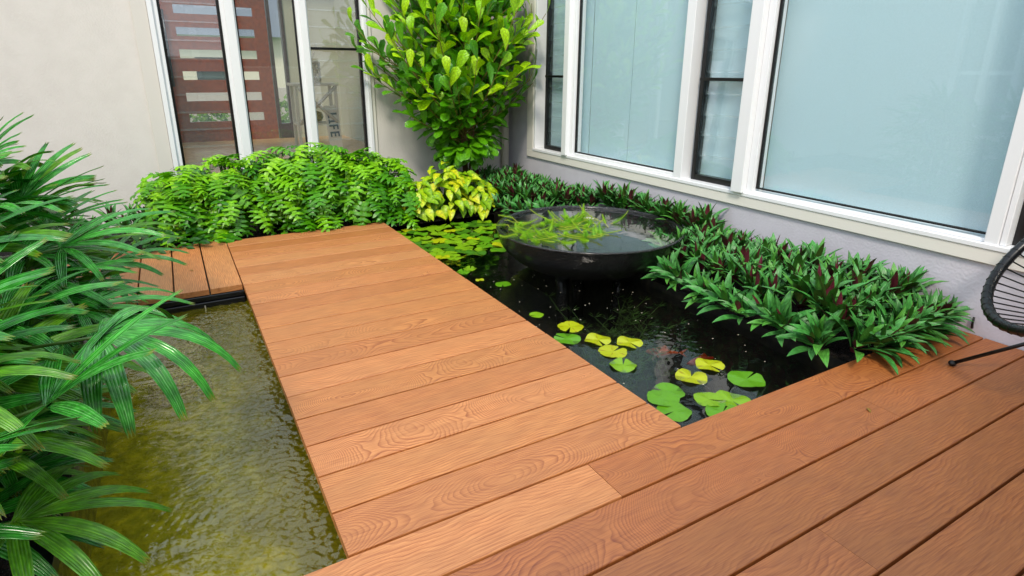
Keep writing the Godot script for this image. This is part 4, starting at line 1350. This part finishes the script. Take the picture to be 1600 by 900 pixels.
# ------------------------------------------------------------------ yellow arrowhead plants
func build_syngonium() -> void:
	var prof := func(t: float): return pow(sin(PI * clampf(pow(t, 0.55) * 0.94 + 0.06, 0, 1)), 0.8)
	var lm := []
	for k in 3: lm.append(blade(prof, [0.62, 0.55, 0.7][k], 7, 4, [0.25, 0.4, 0.15][k], [0.6, 1.0, 0.3][k], 0.12))
	var labels := ["yellow variegated arrowhead plant beside the cut leaf hedge", "yellow variegated arrowhead plant under the shrub's trunk", "yellow variegated arrowhead plant beside the oyster plants"]
	var cs := [1.62, 1.90, 2.16]
	for i in 3:
		var t := thing("arrowhead_plant", labels[i], "plant", Vector3(cs[i], -0.06, -3.74), "yellow plants at the pond's far end")
		var R := Vector3(0.24, [0.34, 0.42, 0.36][i], 0.36)
		var stems := st0()
		for k in 100:
			var az := rf(-0.3, PI + 0.3) if k % 5 else rf(PI, TAU)
			var el := asin(rng.randf() * 0.97)
			var n := Vector3(cos(az) * cos(el), sin(el), sin(az) * cos(el))
			var p := n * R * rf(0.7, 1.05) + Vector3(0, 0.03, 0)
			var d := (Vector3(n.x, 0, n.z) * rf(0.3, 0.9) + Vector3(rf(-0.5, 0.5), lerpf(-0.9, 0.2, el / 1.5) + rf(-0.2, 0.2), rf(-0.1, 0.4))).normalized()
			var s := rf(0.085, 0.145)
			mi("leaf", lm[rng.randi() % 3], pick("yellow"), t, aim(p - d * s * 0.4, d, (n + Vector3(0, 0.5, 0.4)).normalized(), s))
			tube(stems, [Vector3(n.x * 0.04, 0, n.z * 0.04), p * 0.6 + Vector3(0, 0.03, 0), p - d * s * 0.4], [0.003, 0.0028, 0.002], 4)
		mi("stems", done(stems), M.petiole, t)

# ------------------------------------------------------------------ broad leaved shrub in the corner
func build_tree() -> void:
	var prof := func(t: float): return clampf(pow(t, 0.85) * 1.12, 0.04, 1.0) * sqrt(maxf(0.0, 1.0 - pow(t, 5.0)))
	var lm := []
	for k in 4: lm.append(blade(prof, [0.54, 0.58, 0.50, 0.56][k], 8, 6, [0.28, 0.18, 0.4, 0.12][k], [0.35, 0.7, -0.2, 0.95][k], 0.08))
	var base := Vector3(2.27, -0.05, -4.05)
	var t := thing("corner_shrub", "tall glossy broad leaved shrub in the corner by the downpipe", "tree", base)
	var trunk := mi("trunk", tubemesh([Vector3(0, 0, 0), Vector3(0.01, 0.3, 0.01), Vector3(-0.01, 0.7, 0.02), Vector3(-0.02, 1.1, 0.03), Vector3(-0.03, 1.5, 0.04), Vector3(-0.02, 1.95, 0.05)], [0.022, 0.019, 0.018, 0.016, 0.012, 0.007], 9), M.bark, t)
	for k in 2:
		var a := [2.2, 0.6][k] as float
		mi("stem", tubemesh([Vector3(0.02 * k, 0, 0.02), Vector3(cos(a) * 0.05, 0.35, 0.03), Vector3(cos(a) * 0.10, 0.75, 0.06)], [0.011, 0.010, 0.007], 7), M.bark, t)
	var cand := []
	var cen := Vector3(-0.06, 1.26, 0.10)
	for b in 190:
		var h := lerpf(0.50, 2.05, pow(rng.randf(), 0.9))
		var az := b * 2.399 + rf(-0.3, 0.3)
		var prf := [[0.38, 0.10], [0.55, 0.20], [0.75, 0.46], [0.95, 0.84], [1.15, 1.06], [1.35, 1.04], [1.6, 0.88], [1.85, 0.66], [2.15, 0.42]]
		var reach := 0.3
		for i in prf.size() - 1:
			if h >= prf[i][0] and h <= prf[i + 1][0]: reach = lerpf(prf[i][1], prf[i + 1][1], (h - prf[i][0]) / (prf[i + 1][0] - prf[i][0]))
		reach *= sqrt(rf(0.10, 1.0))
		var start := Vector3(-0.02, h - reach * 0.40, 0.03)
		if start.y < 0.30: start.y = 0.30
		var out := Vector3(cos(az), 0, sin(az) * 0.62)
		var lift := rf(0.1, 0.5) if h > 0.8 else rf(-0.25, 0.05)
		var path := []
		var rad := []
		for i in 7:
			var q := i / 6.0
			var p := start + out * reach * q + Vector3(0, (h - start.y) * q + lift * reach * q * q, 0)
			p.x = minf(p.x, 0.70)
			p.z = maxf(p.z, -0.38)
			path.append(p)
			rad.append(lerpf(0.0075, 0.003, q))
		mi("branch", tubemesh(path, rad, 6), M.twig, t)
		var n := 9 + rng.randi() % 5
		for i in n:
			var q := lerpf(0.30, 1.0, float(i) / (n - 1)) if n > 1 else 1.0
			var fi := q * 6.0
			var ii := mini(int(fi), 5)
			var p: Vector3 = path[ii].lerp(path[ii + 1], fi - ii)
			var td: Vector3 = (path[ii + 1] - path[ii]).normalized()
			var u := td.cross(Vector3.UP).normalized()
			var w := u.cross(td)
			var a := i * 2.399 + rf(-0.4, 0.4)
			var open := lerpf(1.25, 0.5, (q - 0.4) / 0.6)
			var d := (td * cos(open) + (u * cos(a) + w * sin(a)) * sin(open)).normalized()
			if h < 0.75: d = (d + Vector3(0, -0.75, 0.1)).normalized()
			else: d = (d + Vector3(0, 0.15, 0.10)).normalized()
			var L := rf(0.145, 0.215)
			var tip := p + d * L
			if tip.z < -0.43: continue
			if base.x + tip.x > 2.98: continue
			cand.append([p, d, L, h + 0.5 * q * lift, p.z + 0.5 * Vector2(p.x, p.z).length()])
	cand.sort_custom(func(a, b): return a[4] > b[4])
	var st := st0()
	for i in cand.size():
		var c: Array = cand[i]
		var up := Vector3(0, 1, 0.35) + Vector3(rf(-0.5, 0.5), 0, rf(-0.3, 0.5))
		if absf(c[1].y) > 0.75: up = Vector3(c[0].x, 0.25, c[0].z + 0.5)
		var xf := aim(c[0], c[1], up.normalized(), c[2])
		if i < 300:
			var young: bool = rng.randf() < clampf((c[3] - 0.62) * 1.0, 0.05, 0.85)
			mi("leaf", lm[rng.randi() % 4], pick("tree_new" if young else "tree"), t, xf)
		else:
			st.append_from(lm[rng.randi() % 4], 0, xf)
	var rest := mi("leaves", st.commit(), M.tree[0], t)
	rest.set_meta("kind", "stuff")

# ------------------------------------------------------------------ lady palms at the side of the green pond
func leaflet(p0: Vector3, d0: Vector3, nrm: Vector3, L: float, W: float, g: float) -> ArrayMesh:
	var rows := 9
	var cols := 6
	var p := p0
	var d := d0.normalized()
	var g0 := []
	for i in rows + 1:
		var t := float(i) / rows
		var w := nrm.cross(d).normalized()
		var up := d.cross(w)
		var wd := W * 0.5 * clampf(0.28 + 2.2 * t, 0.0, 1.0) * (1.0 if t < 0.6 else lerpf(1.0, 0.50, (t - 0.6) / 0.4))
		var row := []
		for j in cols + 1:
			var s := -1.0 + 2.0 * j / cols
			var jag := (0.012 if j % 2 else -0.004) if i == rows else 0.0
			row.append(p + w * (s * wd) + up * (0.22 * absf(s) * wd + (0.0022 if j % 2 else 0.0)) + d * jag)
		g0.append(row)
		d = (d + Vector3(0, -g * (0.25 + 1.3 * t) / rows, 0)).normalized()
		p += d * L / rows
	var st := st0()
	for i in rows:
		for j in cols:
			var u0 := float(j) / cols
			var u1 := float(j + 1) / cols
			var v0 := float(i) / rows
			var v1 := float(i + 1) / rows
			quad(st, g0[i][j], g0[i][j + 1], g0[i + 1][j + 1], g0[i + 1][j], Vector2(u0, v0), Vector2(u1, v0), Vector2(u1, v1), Vector2(u0, v1))
	return done(st)

func frond(t: Node3D, root: Vector3, hub: Vector3, A: Vector3, N: Vector3, n: int, L: float, g: float, W := 0.047, always_dark := false) -> void:
	A = A.normalized()
	N = (N - A * N.dot(A)).normalized()
	var B := N.cross(A)
	var mid := root.lerp(hub, 0.6) + Vector3(0, 0.06, 0)
	var f := mi("frond", tubemesh([root, mid, hub], [0.006, 0.005, 0.0042], 6), M.petiole, t)
	var light := rng.randf() < 0.14 and not always_dark
	for i in n:
		var ph := lerpf(-1.75, 1.75, (i + rf(0.3, 0.7)) / n)
		var d := A * cos(ph) + B * sin(ph) + N * rf(0.10, 0.34)
		var ll := L * (0.78 + 0.25 * cos(ph)) * rf(0.9, 1.08)
		mi("leaflet", leaflet(hub, d, N + A * rf(-0.1, 0.1), ll, W * rf(0.8, 1.15), g * rf(0.75, 1.25)), pick("palm_light" if light else "palm"), f)

func build_palms() -> void:
	var plants := [
		[Vector3(-1.02, -0.07, -0.42), "lady palm nearest the viewer at the green pond's near corner", 15, 0.66],
		[Vector3(-1.15, -0.07, -0.98), "lady palm whose drooping frond hangs over the green pond", 21, 0.76],
		[Vector3(-1.10, -0.07, -1.55), "lady palm halfway along the green pond", 22, 0.84],
		[Vector3(-1.20, -0.07, -2.12), "tall lady palm towards the side deck", 22, 0.86],
		[Vector3(-1.70, -0.07, -1.25), "lady palm behind the others against the open bed", 20, 1.02],
		[Vector3(-1.75, -0.07, -2.35), "lady palm farthest from the pond near the cream wall", 18, 0.98]]
	var nodes := []
	for pi in plants.size():
		var e: Array = plants[pi]
		var t := thing("lady_palm", e[1], "palm", e[0], "lady palms beside the green pond")
		nodes.append(t)
		for k in 5:
			var a := TAU * k / 5.0 + pi
			var b := Vector3(cos(a) * 0.10, 0, sin(a) * 0.10)
			mi("stem", tubemesh([b, b * 1.3 + Vector3(0, 0.3, 0), b * 1.6 + Vector3(0, e[3] * 0.75, 0)], [0.016, 0.015, 0.011], 7), M.cane, t)
		for k in e[2]:
			var az := rf(-1.25, 1.65) if k % 4 else rf(1.6, 5.0)   # mostly towards the pond and the viewer
			var h: float = lerpf(0.10, e[3], (k + rf(0.1, 0.9)) / e[2])
			var out := Vector3(cos(az), 0, sin(az))
			var reach := rf(0.20, 0.44) * (1.0 if h < e[3] * 0.8 else 0.65)
			var hub := out * reach + Vector3(0, h, 0)
			var rise := rf(-0.25, 0.35) if h < e[3] * 0.7 else rf(0.1, 0.9)
			frond(t, out * 0.10 + Vector3(0, maxf(0.05, h - 0.22), 0), hub, out + Vector3(0, rise, 0), Vector3(-out.x * rise, 1.0, -out.z * rise), 7 + rng.randi() % 3, rf(0.27, 0.40), rf(0.4, 1.4))
	# fronds that stand out against the water and the wall
	var o1: Vector3 = plants[1][0]
	frond(nodes[1], Vector3(0.15, 0.30, 0.05), Vector3(-0.50, 0.50, -0.60) - o1, Vector3(0.95, -0.05, 0.15), Vector3(0.15, 1.0, 0.25), 9, 0.37, 2.3, 0.046, true)
	frond(nodes[1], Vector3(0.10, 0.35, -0.1), Vector3(-0.62, 0.40, -1.15) - o1, Vector3(0.9, 0.05, -0.2), Vector3(0.0, 1.0, 0.2), 8, 0.36, 1.1, 0.036)
	var o0: Vector3 = plants[0][0]
	frond(nodes[0], Vector3(0.05, 0.15, 0.1), Vector3(-0.80, 0.28, -0.52) - o0, Vector3(0.9, 0.10, 0.25), Vector3(0, 1, 0.2), 8, 0.34, 1.2, 0.042)
	frond(nodes[0], Vector3(0.05, 0.15, 0.1), Vector3(-0.85, 0.12, -0.42) - o0, Vector3(0.9, 0.05, 0.1), Vector3(0, 1, 0.2), 8, 0.32, 1.0, 0.042)
	frond(nodes[0], Vector3(0.05, 0.25, 0.1), Vector3(-0.82, 0.50, -0.40) - o0, Vector3(0.8, 0.15, 0.5), Vector3(0, 1, 0.2), 8, 0.32, 1.3, 0.042)
	var o3: Vector3 = plants[3][0]
	frond(nodes[3], Vector3(0.1, 0.4, 0.0), Vector3(-0.70, 0.42, -1.95) - o3, Vector3(0.95, 0.12, 0.2), Vector3(0, 1, 0.2), 9, 0.40, 0.9, 0.036)
	frond(nodes[3], Vector3(0.1, 0.4, 0.0), Vector3(-0.62, 0.28, -2.15) - o3, Vector3(0.95, 0.15, 0.1), Vector3(0, 1, 0.3), 8, 0.38, 1.0, 0.036)
	frond(nodes[2], Vector3(0.1, 0.4, 0.0), Vector3(-0.68, 0.55, -1.5) - Vector3(plants[2][0]), Vector3(0.95, 0.25, 0.0), Vector3(0, 1, 0.2), 9, 0.38, 0.8, 0.038)
	for e in [[3, -0.98, 0.74, -1.75, 0.7, 0.75], [3, -0.86, 0.66, -2.0, 0.9, 0.55], [3, -1.05, 0.80, -2.1, 0.4, 0.9], [2, -0.98, 0.78, -1.35, 0.8, 0.5], [2, -0.86, 0.62, -1.75, 0.9, 0.35], [2, -1.02, 0.70, -1.1, 0.7, 0.7], [4, -1.22, 0.84, -1.5, 0.5, 1.0], [4, -1.30, 0.86, -1.1, 0.4, 0.8], [3, -0.80, 0.52, -2.05, 1.0, 0.25], [3, -0.95, 0.58, -2.35, 0.9, 0.45], [1, -0.82, 0.36, -0.78, 1.0, 0.15], [1, -0.80, 0.44, -0.98, 1.0, 0.25], [0, -0.90, 0.46, -0.62, 0.9, 0.3], [0, -0.92, 0.34, -0.55, 0.9, 0.1], [1, -0.90, 0.52, -0.85, 0.9, 0.4], [2, -0.78, 0.40, -1.35, 1.0, 0.2], [2, -0.82, 0.30, -1.6, 1.0, 0.1], [1, -0.98, 0.72, -0.95, 0.7, 0.5], [1, -0.88, 0.60, -1.2, 0.9, 0.3], [5, -1.3, 0.82, -2.2, 0.6, 0.8], [5, -1.15, 0.70, -2.5, 0.8, 0.6]]:
		var oo: Vector3 = plants[e[0]][0]
		var hb := Vector3(e[1], e[2], e[3]) - oo
		frond(nodes[e[0]], Vector3(hb.x * 0.3, hb.y - 0.30, hb.z * 0.3), hb, Vector3(e[4], e[5], rf(-0.4, 0.6)), Vector3(-e[5] * 0.8, 1.0, rf(-0.1, 0.6)), 8, rf(0.30, 0.38), rf(0.35, 0.9), 0.052)
	# small weeds on the soil
	var wm := blade(func(t: float): return sin(PI * clampf(t * 0.94 + 0.06, 0, 1)), 0.6, 4, 2, 0.2, 0.4)
	var st := st0()
	for k in 260:
		var p := Vector3(rf(-1.1, -0.78), -0.065, rf(-1.6, -0.1))
		var az := rf(0, TAU)
		st.append_from(wm, 0, aim(p + Vector3(0, rf(0.0, 0.03), 0), Vector3(cos(az), rf(-0.1, 0.4), sin(az)), Vector3.UP, rf(0.015, 0.035)))
	var wd := mi("ground_cover", st.commit(), M.xanadu_new[0], self)
	tag(wd, "tiny green weeds scattered on the dark soil under the palms", "ground cover", "", "stuff")

# ------------------------------------------------------------------ string chair
func build_chair() -> void:
	var C := Vector3(2.628, 0.631, 0.633)
	var ya := deg_to_rad(226.73)
	var ti := deg_to_rad(45.37)
	var d := Vector3(sin(ya), 0, cos(ya))
	var Lx := -d * cos(ti) + Vector3(0, sin(ti), 0)
	var Wx := Vector3(d.z, 0, -d.x)
	var nrm := d * sin(ti) + Vector3(0, cos(ti), 0)
	var t := thing("string_chair", "black string lounge chair beside the long window", "chair", Vector3(C.x, 0, C.z))
	var o := Vector3(0, C.y, 0)
	var P := func(a: float, k := 1.0) -> Vector3: return o + Wx * 0.386 * k * cos(a) + Lx * 0.449 * k * sin(a)
	var ring := []
	var rad := []
	for i in 64:
		ring.append(P.call(TAU * i / 64))
		rad.append(0.0195)
	mi("ring_frame", tubemesh(ring, rad, 12, true), M.tube, t)
	var hub := o - nrm * 0.27 - Lx * 0.10
	var hr := []
	var hrad := []
	for i in 24:
		hr.append(hub + Wx * 0.10 * cos(TAU * i / 24) + Lx * 0.05 * sin(TAU * i / 24))
		hrad.append(0.007)
	mi("seat_ring", tubemesh(hr, hrad, 8, true), M.tube, t)
	for i in 60:
		var a := TAU * i / 60
		var p: Vector3 = P.call(a)
		var q := hub + Wx * 0.10 * cos(a) + Lx * 0.05 * sin(a)
		var m := p.lerp(q, 0.5) - nrm * 0.02
		mi("cord", tubemesh([p, m, q], [0.0032, 0.0032, 0.0032], 5), M.cord, t)
		# the wrap of the cord round the ring
		if i % 1 == 0:
			var tg: Vector3 = (P.call(a + 0.02) - P.call(a - 0.02)).normalized()
			var u := tg.cross(nrm).normalized()
			var w := tg.cross(u)
			var wr := []
			var wrad := []
			for k in 8:
				wr.append(p + (u * cos(TAU * k / 8) + w * sin(TAU * k / 8)) * 0.0193)
				wrad.append(0.0032)
			mi("cord_wrap", tubemesh(wr, wrad, 4, true), M.cord, t)
	for s in [[-0.065, -0.386], [0.31, 0.12], [-0.30, 0.25]]:
		var f := Vector3(s[0], 0.014, s[1])
		var top: Vector3 = hub + (f - hub) * 0.12
		top.y = hub.y - 0.02
		var lg := mi("leg", tubemesh([f, top], [0.008, 0.008], 8), M.tube, t)
		var st := st0()
		ball(st, f, Vector3(0.016, 0.013, 0.016))
		mi("foot_cap", done(st), M.black, lg)
